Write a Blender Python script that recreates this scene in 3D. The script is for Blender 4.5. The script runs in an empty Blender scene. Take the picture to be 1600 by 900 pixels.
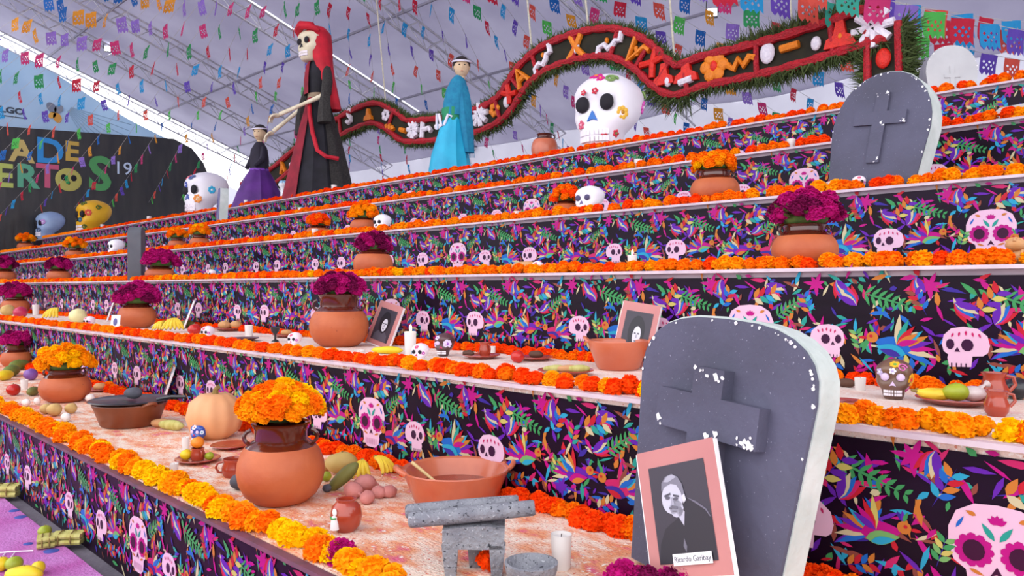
import bpy, bmesh, math, random
from mathutils import Vector, Matrix, noise as mnoise
PI = math.pi
SC = bpy.context.scene
COL = SC.collection
rnd = random.Random(7)

# ------------------------------------------------------------------ camera, sky, exposure
CAMZ, F = 1.41, 1210.0
cam_data = bpy.data.cameras.new('camera')
cam_data.sensor_width = 36.0
cam_data.lens = 36.0 * F / 1600.0
cam_data.clip_end = 300
cam = bpy.data.objects.new('camera', cam_data)
cam.location = (0, 0, CAMZ)
cam.rotation_euler = (PI / 2, 0, PI / 4)
COL.objects.link(cam)
SC.camera = cam

world = bpy.data.worlds.new('overcast_sky')
SC.world = world
world.use_nodes = True
bg = world.node_tree.nodes['Background']
bg.inputs['Color'].default_value = (0.93, 0.94, 1.0, 1)
bg.inputs['Strength'].default_value = 1.75

SC.view_settings.view_transform = 'Standard'
SC.view_settings.look = 'None'
SC.view_settings.exposure = 0.6
SC.view_settings.gamma = 1.0
SC.view_settings.use_curve_mapping = False
SC.cycles.max_bounces = 6
SC.cycles.transparent_max_bounces = 8

# ------------------------------------------------------------------ helpers
def lin(c):
    if isinstance(c, str):
        c = c.lstrip('#'); c = [int(c[i:i + 2], 16) / 255 for i in (0, 2, 4)]
    return tuple((v / 12.92 if v <= .04045 else ((v + .055) / 1.055) ** 2.4) for v in c[:3]) + (1.0,)

MATS = {}
def mat(name, c1, c2=None, scale=8.0, rough=.6, bump=0.0, bscale=None, coat=0.0, metal=0.0, emit=0.0,
        stretch=(1, 1, 1), lo=.35, hi=.65, transl=0.0, c3=None, spec=.5, detail=4, speck=()):
    if name in MATS: return MATS[name]
    m = bpy.data.materials.new(name); m.use_nodes = True
    nt = m.node_tree; N, L = nt.nodes, nt.links
    b = N['Principled BSDF']
    b.inputs['Roughness'].default_value = rough
    b.inputs['Metallic'].default_value = metal
    b.inputs['Coat Weight'].default_value = coat
    b.inputs['Coat Roughness'].default_value = .12
    b.inputs['Specular IOR Level'].default_value = spec
    b.inputs['Base Color'].default_value = lin(c1)
    tc = N.new('ShaderNodeTexCoord'); mp = N.new('ShaderNodeMapping')
    mp.inputs['Scale'].default_value = stretch
    L.new(tc.outputs['Object'], mp.inputs['Vector'])
    colsock = None
    if c2 is not None:
        nz = N.new('ShaderNodeTexNoise'); nz.inputs['Scale'].default_value = scale
        nz.inputs['Detail'].default_value = detail
        L.new(mp.outputs['Vector'], nz.inputs['Vector'])
        rp = N.new('ShaderNodeValToRGB')
        rp.color_ramp.elements[0].position = lo; rp.color_ramp.elements[0].color = lin(c1)
        rp.color_ramp.elements[1].position = hi; rp.color_ramp.elements[1].color = lin(c2)
        if c3 is not None:
            e = rp.color_ramp.elements.new(min(.98, hi + .12)); e.color = lin(c3)
        L.new(nz.outputs['Fac'], rp.inputs['Fac'])
        colsock = rp.outputs['Color']
        for (sc_, scl, th) in speck:
            n3 = N.new('ShaderNodeTexNoise'); n3.inputs['Scale'].default_value = scl; n3.inputs['Detail'].default_value = 3
            L.new(tc.outputs['Object'], n3.inputs['Vector'])
            r3_ = N.new('ShaderNodeValToRGB'); r3_.color_ramp.elements[0].position = th; r3_.color_ramp.elements[1].position = th + .05
            mx_ = N.new('ShaderNodeMix'); mx_.data_type = 'RGBA'; mx_.inputs[7].default_value = lin(sc_)
            L.new(n3.outputs['Fac'], r3_.inputs['Fac']); L.new(r3_.outputs['Color'], mx_.inputs[0])
            L.new(colsock, mx_.inputs[6]); colsock = mx_.outputs[2]
        L.new(colsock, b.inputs['Base Color'])
    if bump:
        n2 = N.new('ShaderNodeTexNoise'); n2.inputs['Scale'].default_value = bscale or scale * 3
        n2.inputs['Detail'].default_value = 5
        L.new(mp.outputs['Vector'], n2.inputs['Vector'])
        bp = N.new('ShaderNodeBump'); bp.inputs['Strength'].default_value = bump
        bp.inputs['Distance'].default_value = .02
        L.new(n2.outputs['Fac'], bp.inputs['Height']); L.new(bp.outputs['Normal'], b.inputs['Normal'])
    if emit:
        b.inputs['Emission Color'].default_value = lin(c1)
        b.inputs['Emission Strength'].default_value = emit
    if transl:
        t = N.new('ShaderNodeBsdfTranslucent'); t.inputs['Color'].default_value = lin(c1)
        if colsock: L.new(colsock, t.inputs['Color'])
        mx = N.new('ShaderNodeMixShader'); mx.inputs['Fac'].default_value = transl
        L.new(b.outputs['BSDF'], mx.inputs[1]); L.new(t.outputs['BSDF'], mx.inputs[2])
        L.new(mx.outputs['Shader'], N['Material Output'].inputs['Surface'])
    MATS[name] = m
    return m

def mat_print(name, rough=.3, coat=.0, wr=0.0, wscale=3.0, wst=(1, 1, 1), spec=.5):
    """flat print: colour comes from the mesh's colour attribute"""
    if name in MATS: return MATS[name]
    m = bpy.data.materials.new(name); m.use_nodes = True
    N, L = m.node_tree.nodes, m.node_tree.links
    b = N['Principled BSDF']; b.inputs['Roughness'].default_value = rough
    b.inputs['Coat Weight'].default_value = coat; b.inputs['Coat Roughness'].default_value = .08
    b.inputs['Specular IOR Level'].default_value = spec
    a = N.new('ShaderNodeAttribute'); a.attribute_name = 'Col'
    L.new(a.outputs['Color'], b.inputs['Base Color'])
    if wr:
        tc = N.new('ShaderNodeTexCoord'); mp = N.new('ShaderNodeMapping'); mp.inputs['Scale'].default_value = wst
        n2 = N.new('ShaderNodeTexNoise'); n2.inputs['Scale'].default_value = wscale
        bp = N.new('ShaderNodeBump'); bp.inputs['Strength'].default_value = wr; bp.inputs['Distance'].default_value = .03
        L.new(tc.outputs['Object'], mp.inputs['Vector']); L.new(mp.outputs['Vector'], n2.inputs['Vector'])
        L.new(n2.outputs['Fac'], bp.inputs['Height']); L.new(bp.outputs['Normal'], b.inputs['Normal'])
        L.new(bp.outputs['Normal'], b.inputs['Coat Normal'])
    MATS[name] = m
    return m

class MB:
    """collects geometry; build() links it as ONE mesh object"""
    def __init__(s): s.v = []; s.f = []; s.c = []
    def add(s, v, f, col=None):
        o = len(s.v); s.v += [tuple(p) for p in v]
        s.f += [tuple(i + o for i in q) for q in f]
        s.c += [col] * len(f)
        return s
    def box(s, c, d, rot=None, col=None):
        x, y, z = d[0] / 2, d[1] / 2, d[2] / 2
        v = [Vector(p) for p in ((-x, -y, -z), (x, -y, -z), (x, y, -z), (-x, y, -z), (-x, -y, z), (x, -y, z), (x, y, z), (-x, y, z))]
        if rot is not None: v = [rot @ p for p in v]
        c = Vector(c)
        return s.add([p + c for p in v], [(0, 3, 2, 1), (4, 5, 6, 7), (0, 1, 5, 4), (1, 2, 6, 5), (2, 3, 7, 6), (3, 0, 4, 7)], col)
    def lathe(s, prof, n=24, c=(0, 0, 0), flute=None, sx=1, sy=1, col=None):
        v = []; f = []
        for r, z in prof:
            for i in range(n):
                a = 2 * PI * i / n; k = r if flute is None else r * flute(a, z)
                v.append((c[0] + k * sx * math.cos(a), c[1] + k * sy * math.sin(a), c[2] + z))
        for j in range(len(prof) - 1):
            for i in range(n):
                k = (i + 1) % n
                f.append((j * n + i, j * n + k, (j + 1) * n + k, (j + 1) * n + i))
        if prof[0][0] > 1e-5: f.append(tuple(range(n - 1, -1, -1)))
        if prof[-1][0] > 1e-5: f.append(tuple((len(prof) - 1) * n + i for i in range(n)))
        return s.add(v, f, col)
    def ball(s, c, r, n=14, m=9, rot=None, fn=None, col=None):
        if not hasattr(r, '__len__'): r = (r, r, r)
        v = []; f = []; c = Vector(c)
        for j in range(m + 1):
            t = PI * j / m
            for i in range(n):
                a = 2 * PI * i / n
                d = Vector((math.sin(t) * math.cos(a), math.sin(t) * math.sin(a), -math.cos(t)))
                k = 1 if fn is None else fn(d)
                p = Vector((d.x * r[0] * k, d.y * r[1] * k, d.z * r[2] * k))
                if rot is not None: p = rot @ p
                v.append(p + c)
        for j in range(m):
            for i in range(n):
                k = (i + 1) % n
                f.append((j * n + i, j * n + k, (j + 1) * n + k, (j + 1) * n + i))
        return s.add(v, f, col)
    def tube(s, pts, r, n=8, col=None, flat=1.0, closed=False):
        pts = [Vector(p) for p in pts]; m = len(pts)
        if not hasattr(r, '__len__'): r = [r] * m
        v = []; f = []; up = None
        for j, p in enumerate(pts):
            if closed: t = pts[(j + 1) % m] - pts[j - 1]
            else: t = pts[min(j + 1, m - 1)] - pts[max(j - 1, 0)]
            t.normalize()
            if up is None:
                up = Vector((0, 0, 1)) if abs(t.z) < .9 else Vector((1, 0, 0))
            a = t.cross(up)
            if a.length < 1e-4: a = t.cross(Vector((0, 1, .3)))
            a.normalize(); b = a.cross(t); b.normalize(); up = b
            for i in range(n):
                q = 2 * PI * i / n
                v.append(p + a * (math.cos(q) * r[j]) + b * (math.sin(q) * r[j] * flat))
        for j in range(m if closed else m - 1):
            jj = (j + 1) % m
            for i in range(n):
                k = (i + 1) % n
                f.append((j * n + i, j * n + k, jj * n + k, jj * n + i))
        if not closed:
            f.append(tuple(range(n - 1, -1, -1))); f.append(tuple((m - 1) * n + i for i in range(n)))
        return s.add(v, f, col)
    def loft(s, rings, n=24, fold=0.0, nf=9, ph=0.0, arc=None, col=None):
        """rings: (z, rx, ry, cx, cy); folds ripple the radius"""
        v = []; f = []
        a0, a1 = arc if arc else (0, 2 * PI)
        cnt = n if not arc else n + 1
        for (z, rx, ry, cx, cy) in rings:
            for i in range(cnt):
                a = a0 + (a1 - a0) * i / n
                k = 1 + fold * math.sin(a * nf + ph) * (.5 + .5 * math.sin(a * 2.3 + 1))
                v.append((cx + rx * k * math.cos(a), cy + ry * k * math.sin(a), z))
        for j in range(len(rings) - 1):
            for i in range(n):
                k = (i + 1) % cnt if not arc else i + 1
                f.append((j * cnt + i, j * cnt + k, (j + 1) * cnt + k, (j + 1) * cnt + i))
        if not arc:
            f.append(tuple(range(cnt - 1, -1, -1))); f.append(tuple((len(rings) - 1) * cnt + i for i in range(cnt)))
        return s.add(v, f, col)
    def prism(s, out, y0, y1, col=None):
        """outline in (x, z), extruded from y0 (front) to y1"""
        n = len(out)
        v = [(x, y0, z) for x, z in out] + [(x, y1, z) for x, z in out]
        f = [tuple(range(n)), tuple(range(2 * n - 1, n - 1, -1))]
        f += [((i + 1) % n, i, n + i, n + (i + 1) % n) for i in range(n)]
        return s.add(v, f, col)
    def flat(s, pts, layer, col, y=0.0, step=.0007):
        return s.add([(x, y - layer * step, z) for x, z in pts], [tuple(range(len(pts)))], col)
    def build(s, name, material, parent=None, smooth=True, auto=None, loc=None, rot=None):
        me = bpy.data.meshes.new(name)
        me.from_pydata(s.v, [], s.f)
        if any(c is not None for c in s.c):
            ca = me.color_attributes.new('Col', 'FLOAT_COLOR', 'CORNER')
            buf = []
            for poly, c in zip(me.polygons, s.c):
                c4 = lin(c) if c is not None else (1, 1, 1, 1)
                buf += list(c4) * poly.loop_total
            ca.data.foreach_set('color', buf)
        if smooth:
            me.polygons.foreach_set('use_smooth', [True] * len(me.polygons))
            me.set_sharp_from_angle(angle=auto if auto is not None else math.radians(45))
        me.materials.append(material)
        o = bpy.data.objects.new(name, me); COL.objects.link(o)
        if parent is not None: o.parent = parent
        if loc is not None: o.location = loc
        if rot is not None: o.rotation_euler = rot
        return o

def link_mesh(name, me, parent=None, loc=(0, 0, 0), rot=(0, 0, 0), sc=1.0):
    o = bpy.data.objects.new(name, me); COL.objects.link(o)
    o.parent = parent; o.location = loc; o.rotation_euler = rot
    o.scale = (sc, sc, sc) if not hasattr(sc, '__len__') else sc
    return o
def thing(name, label, cat, loc=(0, 0, 0), rz=0.0, group=None, rx=0.0, ry=0.0):
    o = bpy.data.objects.new(name, None); COL.objects.link(o)
    o.empty_display_size = .05
    o.location = loc; o.rotation_euler = (rx, ry, rz)
    o['label'] = label; o['category'] = cat
    if group: o['group'] = group
    return o
def tag(o, label, cat, group=None, kind=None):
    o['label'] = label; o['category'] = cat
    if group: o['group'] = group
    if kind: o['kind'] = kind
    return o
def struct(o, label=None):
    o['kind'] = 'structure'
    if label: o['label'] = label
    return o
def text_mesh(body, size, mt, name, parent=None, loc=(0, 0, 0), rot=(PI / 2, 0, 0), extrude=.002, bold=0.0, align='CENTER'):
    cu = bpy.data.curves.new('txt', 'FONT'); cu.body = body; cu.size = size
    cu.extrude = extrude; cu.offset = bold; cu.align_x = align; cu.align_y = 'CENTER'; cu.resolution_u = 3
    t = bpy.data.objects.new('txt', cu); COL.objects.link(t)
    dg = bpy.context.evaluated_depsgraph_get()
    me = bpy.data.meshes.new_from_object(t.evaluated_get(dg))
    bpy.data.objects.remove(t); bpy.data.curves.remove(cu)
    me.name = name; me.materials.clear(); me.materials.append(mt)
    return link_mesh(name, me, parent, loc, rot)

# world axes: X runs along the tiers (towards the photo's right), Y goes up the tiers, Z is up
R2 = math.sqrt(.5)
def ray(px, py):
    a = (px - 800) / F; b = (450 - py) / F
    return Vector((-R2 + a * R2, R2 + a * R2, b))
CAM = Vector((0, 0, CAMZ))
def on_z(px, py, z):
    d = ray(px, py); t = (z - CAMZ) / d.z
    return CAM + d * t
def on_y(px, py, y):
    d = ray(px, py); return CAM + d * (y / d.y)
def on_x(px, py, x):
    d = ray(px, py); return CAM + d * (x / d.x)
def mpx(p): return (p[1] - p[0]) * R2 / F          # metres per photo pixel at that distance
TOP = [0, .5, 1.0, 1.5, 2.0, 2.5, 3.0]             # tread heights
EDGE = [0, 1.333, 2.37, 3.43, 4.72, 5.78, 6.92, 9.4]  # front edge of each tier (Y), then the back
def tread(px, py, k): return on_z(px, py, TOP[k])
def shelf(px, k, off):
    """point on tier k, `off` metres behind its front edge, in the photo column px"""
    p = on_y(px, 450, EDGE[k] + off); return Vector((p.x, p.y, TOP[k]))
# ------------------------------------------------------------------ the tent
XL, XR, YB, YF = -30.0, 7.0, 17.0, -3.0
def roofz(y): return CAMZ + .27 * 17 + .36 * (17 - y)
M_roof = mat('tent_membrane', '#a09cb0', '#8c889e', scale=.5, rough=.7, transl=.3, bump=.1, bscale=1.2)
M_wallfab = mat('tent_wall_fabric', '#e6e6ee', '#dcdce6', scale=.7, rough=.7, transl=.5)
M_truss = mat('truss_aluminium', '#c9c6cc', '#a9a6ae', scale=6, rough=.4, metal=.35)
M_seam = mat('membrane_seam', '#8a8696', rough=.7)
TRX = [-30.0, -26.4, -23.4, -18.9, -15.0, -10.5, -6.2, -2.0, 2.5, 6.8]
bounds = sorted(TRX)
n_pan = 0
for i in range(len(bounds) - 1):
    x0, x1 = bounds[i], bounds[i + 1]
    g0 = .16 if abs(x0 + 18.9) < .01 else .0          # an unlaced slit lets daylight in beside this truss
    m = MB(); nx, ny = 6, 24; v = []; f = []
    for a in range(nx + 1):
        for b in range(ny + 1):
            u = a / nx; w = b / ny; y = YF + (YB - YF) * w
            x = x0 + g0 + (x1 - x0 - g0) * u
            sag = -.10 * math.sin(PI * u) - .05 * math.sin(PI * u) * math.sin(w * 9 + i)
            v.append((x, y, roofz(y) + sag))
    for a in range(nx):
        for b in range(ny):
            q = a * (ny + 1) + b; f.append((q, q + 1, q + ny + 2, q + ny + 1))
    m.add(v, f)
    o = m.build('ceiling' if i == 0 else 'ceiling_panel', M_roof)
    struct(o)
# eave flashing over the slit's back end keeps it short
m = MB(); m.box((-18.82, 16.0, roofz(16.0) + .02), (.5, 2.6, .02), Matrix.Rotation(-math.atan(.36), 3, 'X'))
struct(m.build('trim_1', M_roof))
def truss(x):
    m = MB(); y0, y1 = YF, YB
    dz = .42; hw = .2
    def P(y, k): return Vector((x + (-hw, hw, 0)[k], y, roofz(y) - .1 - (0, 0, dz)[k]))
    for k in range(3): m.tube([P(y0, k), P(y1, k)], .028, n=6)
    n = 26
    for i in range(n):
        ya = y0 + (y1 - y0) * i / n; yb = y0 + (y1 - y0) * (i + 1) / n; ym = (ya + yb) / 2
        for k in (0, 1):
            m.tube([P(ya, k), P(ym, 2)], .013, n=4); m.tube([P(ym, 2), P(yb, k)], .013, n=4)
        m.tube([P(ya, 0), P(ya, 1)], .013, n=4)
    o = m.build('roof_truss', M_truss); struct(o)
for x in TRX: truss(x)
for y in (11.2, 13.9, 7.5, 4.0):
    m = MB(); m.tube([(XL, y, roofz(y) - .12), (XR, y, roofz(y) - .12)], .035, n=6)
    struct(m.build('roof_purlin', M_seam))
# side wall behind the altar and gable end
m = MB(); v = []; f = []; n = 120
for i in range(n + 1):
    x = XL + (XR - XL) * i / n; w = .05 * math.sin(i * 1.7) + .03 * math.sin(i * 3.1)
    v += [(x, YB + w, 0), (x, YB + w * .3, roofz(YB))]
f = [(2 * i, 2 * i + 2, 2 * i + 3, 2 * i + 1) for i in range(n)]
m.add(v, f); struct(m.build('wall_back', mat('tent_side_fabric', '#cfcdd8', '#c2c0cc', scale=.7, rough=.7, transl=.36)))
m = MB(); v = []; n = 80; Y0, Y1 = -10.0, 17.0
gap = 1.9
for i in range(n + 1):
    y = Y0 + (Y1 - Y0) * i / n; w = .04 * math.sin(i * 1.9)
    t = roofz(y) - gap * min(1, max(0, (16.6 - y) / 2.0)) * .85
    v += [(XL + w, y, 0), (XL, y, t)]
f = [(2 * i, 2 * i + 2, 2 * i + 3, 2 * i + 1) for i in range(n)]
m.add(v, f); struct(m.build('wall_end', M_wallfab))
# ground
M_ground = mat('trodden_grey_ground', '#77707a', '#5c5660', scale=3, rough=.9, bump=.3, bscale=40)
m = MB(); m.box((-12, 6, -.05), (60, 40, .1)); struct(m.build('floor', M_ground, smooth=False))
# ------------------------------------------------------------------ printed vinyl: one tile of the motif, then repeated along each riser
TW, TH = 1.44, .5
INK = dict(mag='#e0189a', pink='#f0307c', red='#e8283c', org='#f2913c', yel='#f4e27a', grn='#4fb36a', lgr='#8fd07a', tur='#36b8a8',
           blu='#2a7ce8', cy='#38c0ea', pur='#7a2cc8', vio='#4a34b0', cream='#f6e6b8', brn='#a8564a', wht='#dcb2ca', blk='#1c0820')
for _k, _v in list(INK.items()):
    if _k not in ('wht', 'blk'): INK[_k] = [int(_v[i:i + 2], 16) / 255 * .78 for i in (1, 3, 5)]
tile = []           # (pts, layer, colour)
def leaf(x, z, L, W, ang, c, layer=1, k=4):
    ca, sa = math.cos(ang), math.sin(ang); pts = []
    for i in range(2 * k):
        t = i / k if i < k else 2 - i / k
        w = W / 2 * math.sin(PI * min(1, max(0, t)) ** .8) * (1 if i < k else -1)
        if i == 0 or i == k: w = 0
        a = t * L
        pts.append((x + a * ca - w * sa, z + a * sa + w * ca))
    tile.append((pts[::-1], layer, INK.get(c, c)))
def disc(x, z, rx, rz, c, layer=1, n=10, a0=0):
    tile.append(([(x + rx * math.cos(2 * PI * i / n + a0), z + rz * math.sin(2 * PI * i / n + a0)) for i in range(n)], layer, INK.get(c, c)))
def poly(pts, c, layer=1):
    ar = sum(pts[i][0] * pts[(i + 1) % len(pts)][1] - pts[(i + 1) % len(pts)][0] * pts[i][1] for i in range(len(pts)))
    tile.append((pts if ar > 0 else pts[::-1], layer, INK.get(c, c)))
def front_skull(x, z, s):
    out = []
    prof = [(0, .5), (.2, .48), (.36, .38), (.43, .2), (.43, .02), (.38, -.14), (.27, -.22), (.24, -.42), (.12, -.5), (0, -.5)]
    out = [(x + a * s, z + b * s) for a, b in prof] + [(x - a * s, z + b * s) for a, b in prof[-2:0:-1]]
    poly(out, 'wht', 2)
    for sg in (-1, 1):
        cx, cz = x + sg * .2 * s, z + .0 * s
        for i in range(11):
            a = 2 * PI * i / 11; disc(cx + .135 * s * math.cos(a), cz + .135 * s * math.sin(a), .045 * s, .045 * s, 'mag', 3, 7)
        disc(cx, cz, .135 * s, .14 * s, 'mag', 3, 14); disc(cx, cz, .1 * s, .11 * s, '#3a1030', 4, 12)
        leaf(x + sg * .02 * s, z + .13 * s, .2 * s, .06 * s, PI / 2 - sg * .6, 'tur', 3)
        leaf(x + sg * .36 * s, z + .2 * s, .15 * s, .035 * s, PI / 2 + sg * .5, 'blu', 3)
        leaf(x + sg * .24 * s, z - .2 * s, .14 * s, .04 * s, PI / 2 + sg * 1.9, 'org', 3)
        leaf(x + sg * .18 * s, z + .36 * s, .1 * s, .05 * s, PI / 2 - sg * 1.2, 'org', 3)
    for i in range(5): leaf(x, z + .3 * s, .1 * s, .055 * s, PI / 2 + (i - 2) * .5, 'mag', 3)
    poly([(x, z - .13 * s), (x + .06 * s, z - .24 * s), (x, z - .21 * s), (x - .06 * s, z - .24 * s)], '#3a1030', 3)
    for i in range(-3, 4): poly([(x + (i * .055 - .006) * s, z - .44 * s), (x + (i * .055 + .006) * s, z - .44 * s), (x + (i * .055 + .006) * s, z - .32 * s), (x + (i * .055 - .006) * s, z - .32 * s)], '#b06a90', 3)
def side_skull(x, z, s, fl):
    prof = [(-.5, .05), (-.46, .28), (-.3, .45), (-.05, .5), (.25, .46), (.45, .28), (.5, .05), (.46, -.12), (.36, -.2), (.14, -.22), (.14, -.3), (.12, -.48), (-.34, -.5), (-.38, -.28), (-.36, -.2), (-.46, -.12)]
    poly([(x + fl * a * s, z + b * s) for a, b in prof][::int(fl)], 'wht', 2)
    disc(x - fl * .32 * s, z + .06 * s, .09 * s, .13 * s, '#3a1838', 3); disc(x + fl * .04 * s, z + .05 * s, .13 * s, .15 * s, '#3a1838', 3)
    poly([(x - fl * .17 * s, z + .0 * s), (x - fl * .11 * s, z - .12 * s), (x - fl * .23 * s, z - .12 * s)][::int(fl)], '#3a1838', 3)
    for i in range(5): leaf(x + fl * (-.25 + i * .13) * s, z + (.4 - .03 * abs(i - 2)) * s, .12 * s, .05 * s, -PI / 2 + (i - 2) * .2, 'pink', 3)
    for i in range(4): poly([(x - fl * (.3 - i * .1) * s, z - .5 * s), (x - fl * (.275 - i * .1) * s, z - .5 * s), (x - fl * (.275 - i * .1) * s, z - .4 * s), (x - fl * (.3 - i * .1) * s, z - .4 * s)], '#3a1838', 3)
def fern(x, z, s, ang):
    ca, sa = math.cos(ang), math.sin(ang)
    leaf(x - .5 * s * ca, z - .5 * s * sa, s, .05 * s, ang, 'grn', 2)
    for i in range(8):
        t = (i / 7 - .45) * s
        for sg in (-1, 1): leaf(x + t * ca, z + t * sa, .3 * s * (1 - .07 * i), .075 * s, ang + sg * .95, 'grn', 2)
def bird(x, z, s, fl, body, wing):
    for i, c in enumerate(['blu', 'cream', 'mag', 'pur', 'org', 'cy']): leaf(x - fl * .1 * s, z - .0 * s, (.62 - .03 * i) * s, .12 * s, (PI if fl > 0 else 0) + fl * (.5 - i * .24), c, 2)
    leaf(x - fl * .28 * s, z - .05 * s, .62 * s, .34 * s, .25 if fl > 0 else PI - .25, body[0], 2, 6)
    leaf(x - fl * .2 * s, z - .12 * s, .5 * s, .22 * s, .25 if fl > 0 else PI - .25, body[1], 3, 6)
    leaf(x - fl * .12 * s, z - .15 * s, .36 * s, .12 * s, .3 if fl > 0 else PI - .3, body[2], 4, 5)
    disc(x + fl * .34 * s, z + .16 * s, .1 * s, .1 * s, 'org', 3); disc(x + fl * .36 * s, z + .18 * s, .03 * s, .03 * s, 'red', 4, 6)
    leaf(x + fl * .42 * s, z + .15 * s, .16 * s, .06 * s, 0 if fl > 0 else PI, 'red', 3)
    for i, c in enumerate(wing): leaf(x - fl * .05 * s, z + .04 * s, (.55 - .05 * i) * s, .11 * s, PI / 2 + fl * (.1 + i * .3), c, 3)
    for i, c in enumerate(['vio', 'pur', 'grn']): leaf(x + fl * .32 * s, z + .24 * s, .18 * s, .06 * s, PI / 2 - fl * (i * .45 - .5), c, 2)
def pinwheel(x, z, s, c):
    for i in range(7): leaf(x, z, s * (.5 + .2 * (i % 2)), s * .22, i * 2 * PI / 7 + .3, c, 2)
def bell(x, z, s, ang):
    for i, c in enumerate(['red', 'pink', 'blu', 'cream', 'pur']):
        leaf(x, z, s, s * .3, ang + (i - 2) * .2, c, 2)
def sprig(x, z, s, ang, cols, n=4):
    ca, sa = math.cos(ang), math.sin(ang)
    leaf(x, z, s, .03 * s, ang, 'vio', 1)
    for i in range(n):
        t = (.25 + .7 * i / n) * s
        for sg in (-1, 1): leaf(x + t * ca, z + t * sa, .34 * s, .15 * s, ang + sg * .85, cols[(i * 2 + (sg > 0)) % len(cols)], 2)
side_skull(0.0, .175, .17, 1)
bird(.22, .19, .2, 1, ('mag', 'lgr', 'cy'), ('yel', 'red', 'mag', 'pur'))
fern(.19, .36, .19, -.35)
n_before = len(tile); front_skull(.52, .2, .275); FRONT = (n_before, len(tile))
bird(.70, .14, .21, -1, ('pink', 'vio', 'red'), ('pink', 'brn', 'cream', 'blu'))
fern(.72, .33, .17, .6)
side_skull(.89, .175, .155, -1)
bird(1.17, .16, .25, -1, ('blu', 'cy', 'vio'), ('cream', 'tur', 'red', 'org', 'mag'))
fern(1.14, .37, .2, -.3)
pinwheel(.31, .44, .09, 'mag'); pinwheel(.84, .44, .085, 'mag'); pinwheel(1.31, .43, .09, 'mag')
bell(.37, .47, .09, -1.9); bell(.6, .44, .1, -.5); bell(.93, .46, .09, -1.2); bell(1.02, .34, .1, 2.2); bell(1.4, .36, .1, -.7); bell(.1, .27, .1, 1.0); bell(1.26, .47, .08, -1.5)
sprig(.36, .3, .14, 1.1, ['blu', 'cy', 'org', 'pur', 'red']); sprig(.5, .36, .17, .25, ['cream', 'org', 'tur', 'red', 'cy', 'pur'])
sprig(.37, .12, .11, 1.3, ['lgr', 'grn', 'yel']); sprig(1.04, .12, .12, 1.8, ['grn', 'lgr', 'yel']); sprig(1.3, .3, .13, 2.0, ['blu', 'red', 'pur', 'brn'])
sprig(.82, .28, .13, 1.9, ['cy', 'org', 'blu', 'pur']); sprig(.03, .3, .16, .9, ['yel', 'org', 'pur', 'red']); sprig(.58, .03, .13, .5, ['mag', 'cream', 'blu', 'org'])
sprig(.1, .06, .12, .3, ['red', 'org', 'blu']); sprig(.83, .05, .13, .2, ['red', 'mag', 'blu', 'org']); sprig(1.28, .05, .15, 2.6, ['blu', 'red', 'yel', 'mag'])
r3 = random.Random(3); keys = ['mag', 'pink', 'red', 'org', 'cream', 'grn', 'tur', 'blu', 'pur', 'vio', 'mag', 'pur', 'brn', 'cy']
for i in range(360):
    leaf(r3.uniform(0, TW), r3.uniform(.02, .48), r3.uniform(.03, .09), r3.uniform(.010, .024), r3.uniform(0, 2 * PI), keys[i % len(keys)], 1, 3)
# what fills the front skull's place in the tiles that have none
n_before = len(tile)
bird(.5, .16, .2, 1, ('pur', 'mag', 'org'), ('red', 'org', 'cream', 'blu')); sprig(.47, .26, .12, 1.4, ['tur', 'mag', 'org']); bell(.58, .27, .09, .4); pinwheel(.42, .1, .07, 'pur')
for i in range(26): leaf(r3.uniform(.38, .66), r3.uniform(.05, .34), r3.uniform(.03, .08), r3.uniform(.012, .024), r3.uniform(0, 2 * PI), keys[i % len(keys)], 1, 3)
FILL = (n_before, len(tile))
FAT = {1: [215, 150], 2: [1558, 528], 3: [1172, 571], 4: [715, 1480], 5: [1256, 778], 6: [640]}

M_vinyl = mat('black_vinyl_banner', '#120412', '#1c0820', scale=2, rough=.4, bump=.25, bscale=2.6, stretch=(1, 1, 2.5), coat=.03, spec=.12)
M_print = mat_print('vinyl_print', rough=.4, coat=.03, wr=.25, wscale=2.6, wst=(1, 1, 2.5), spec=.12)
M_deck = {1: mat('sawdust_strewn_tread', '#fbe4d0', '#f2a070', c3='#e8688a', scale=7, rough=.95, bump=.6, bscale=60, stretch=(1, 1.7, 1), lo=.4, hi=.6, detail=12, speck=(('#e2785a', 70, .60), ('#fff2e4', 55, .62), ('#b8583e', 130, .66))),
          2: mat('cream_sawdust_tread', '#f6e6dc', '#efcbb8', c3='#e6aab0', scale=4, rough=.95, bump=.5, bscale=60, stretch=(1, 2.2, 1), detail=9, speck=(('#d8907a', 80, .63), ('#fff6ee', 60, .6)))}
M_deckx = mat('grey_painted_tread', '#b9a8b0', '#a294a0', scale=4, rough=.9)
M_lip = mat('white_tread_edge', '#d8c4cc', '#c4b0ba', scale=9, rough=.6)
M_liprose = mat('dark_rose_tread_edge', '#7a4858', '#54404c', scale=9, rough=.6)
XA, XZ = -29.1, 3.0
ORD = ['', 'lowest', 'second', 'third', 'fourth', 'fifth', 'topmost']
PH = [0, .30, .55, .30, .62, 1.05, .4]
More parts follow.
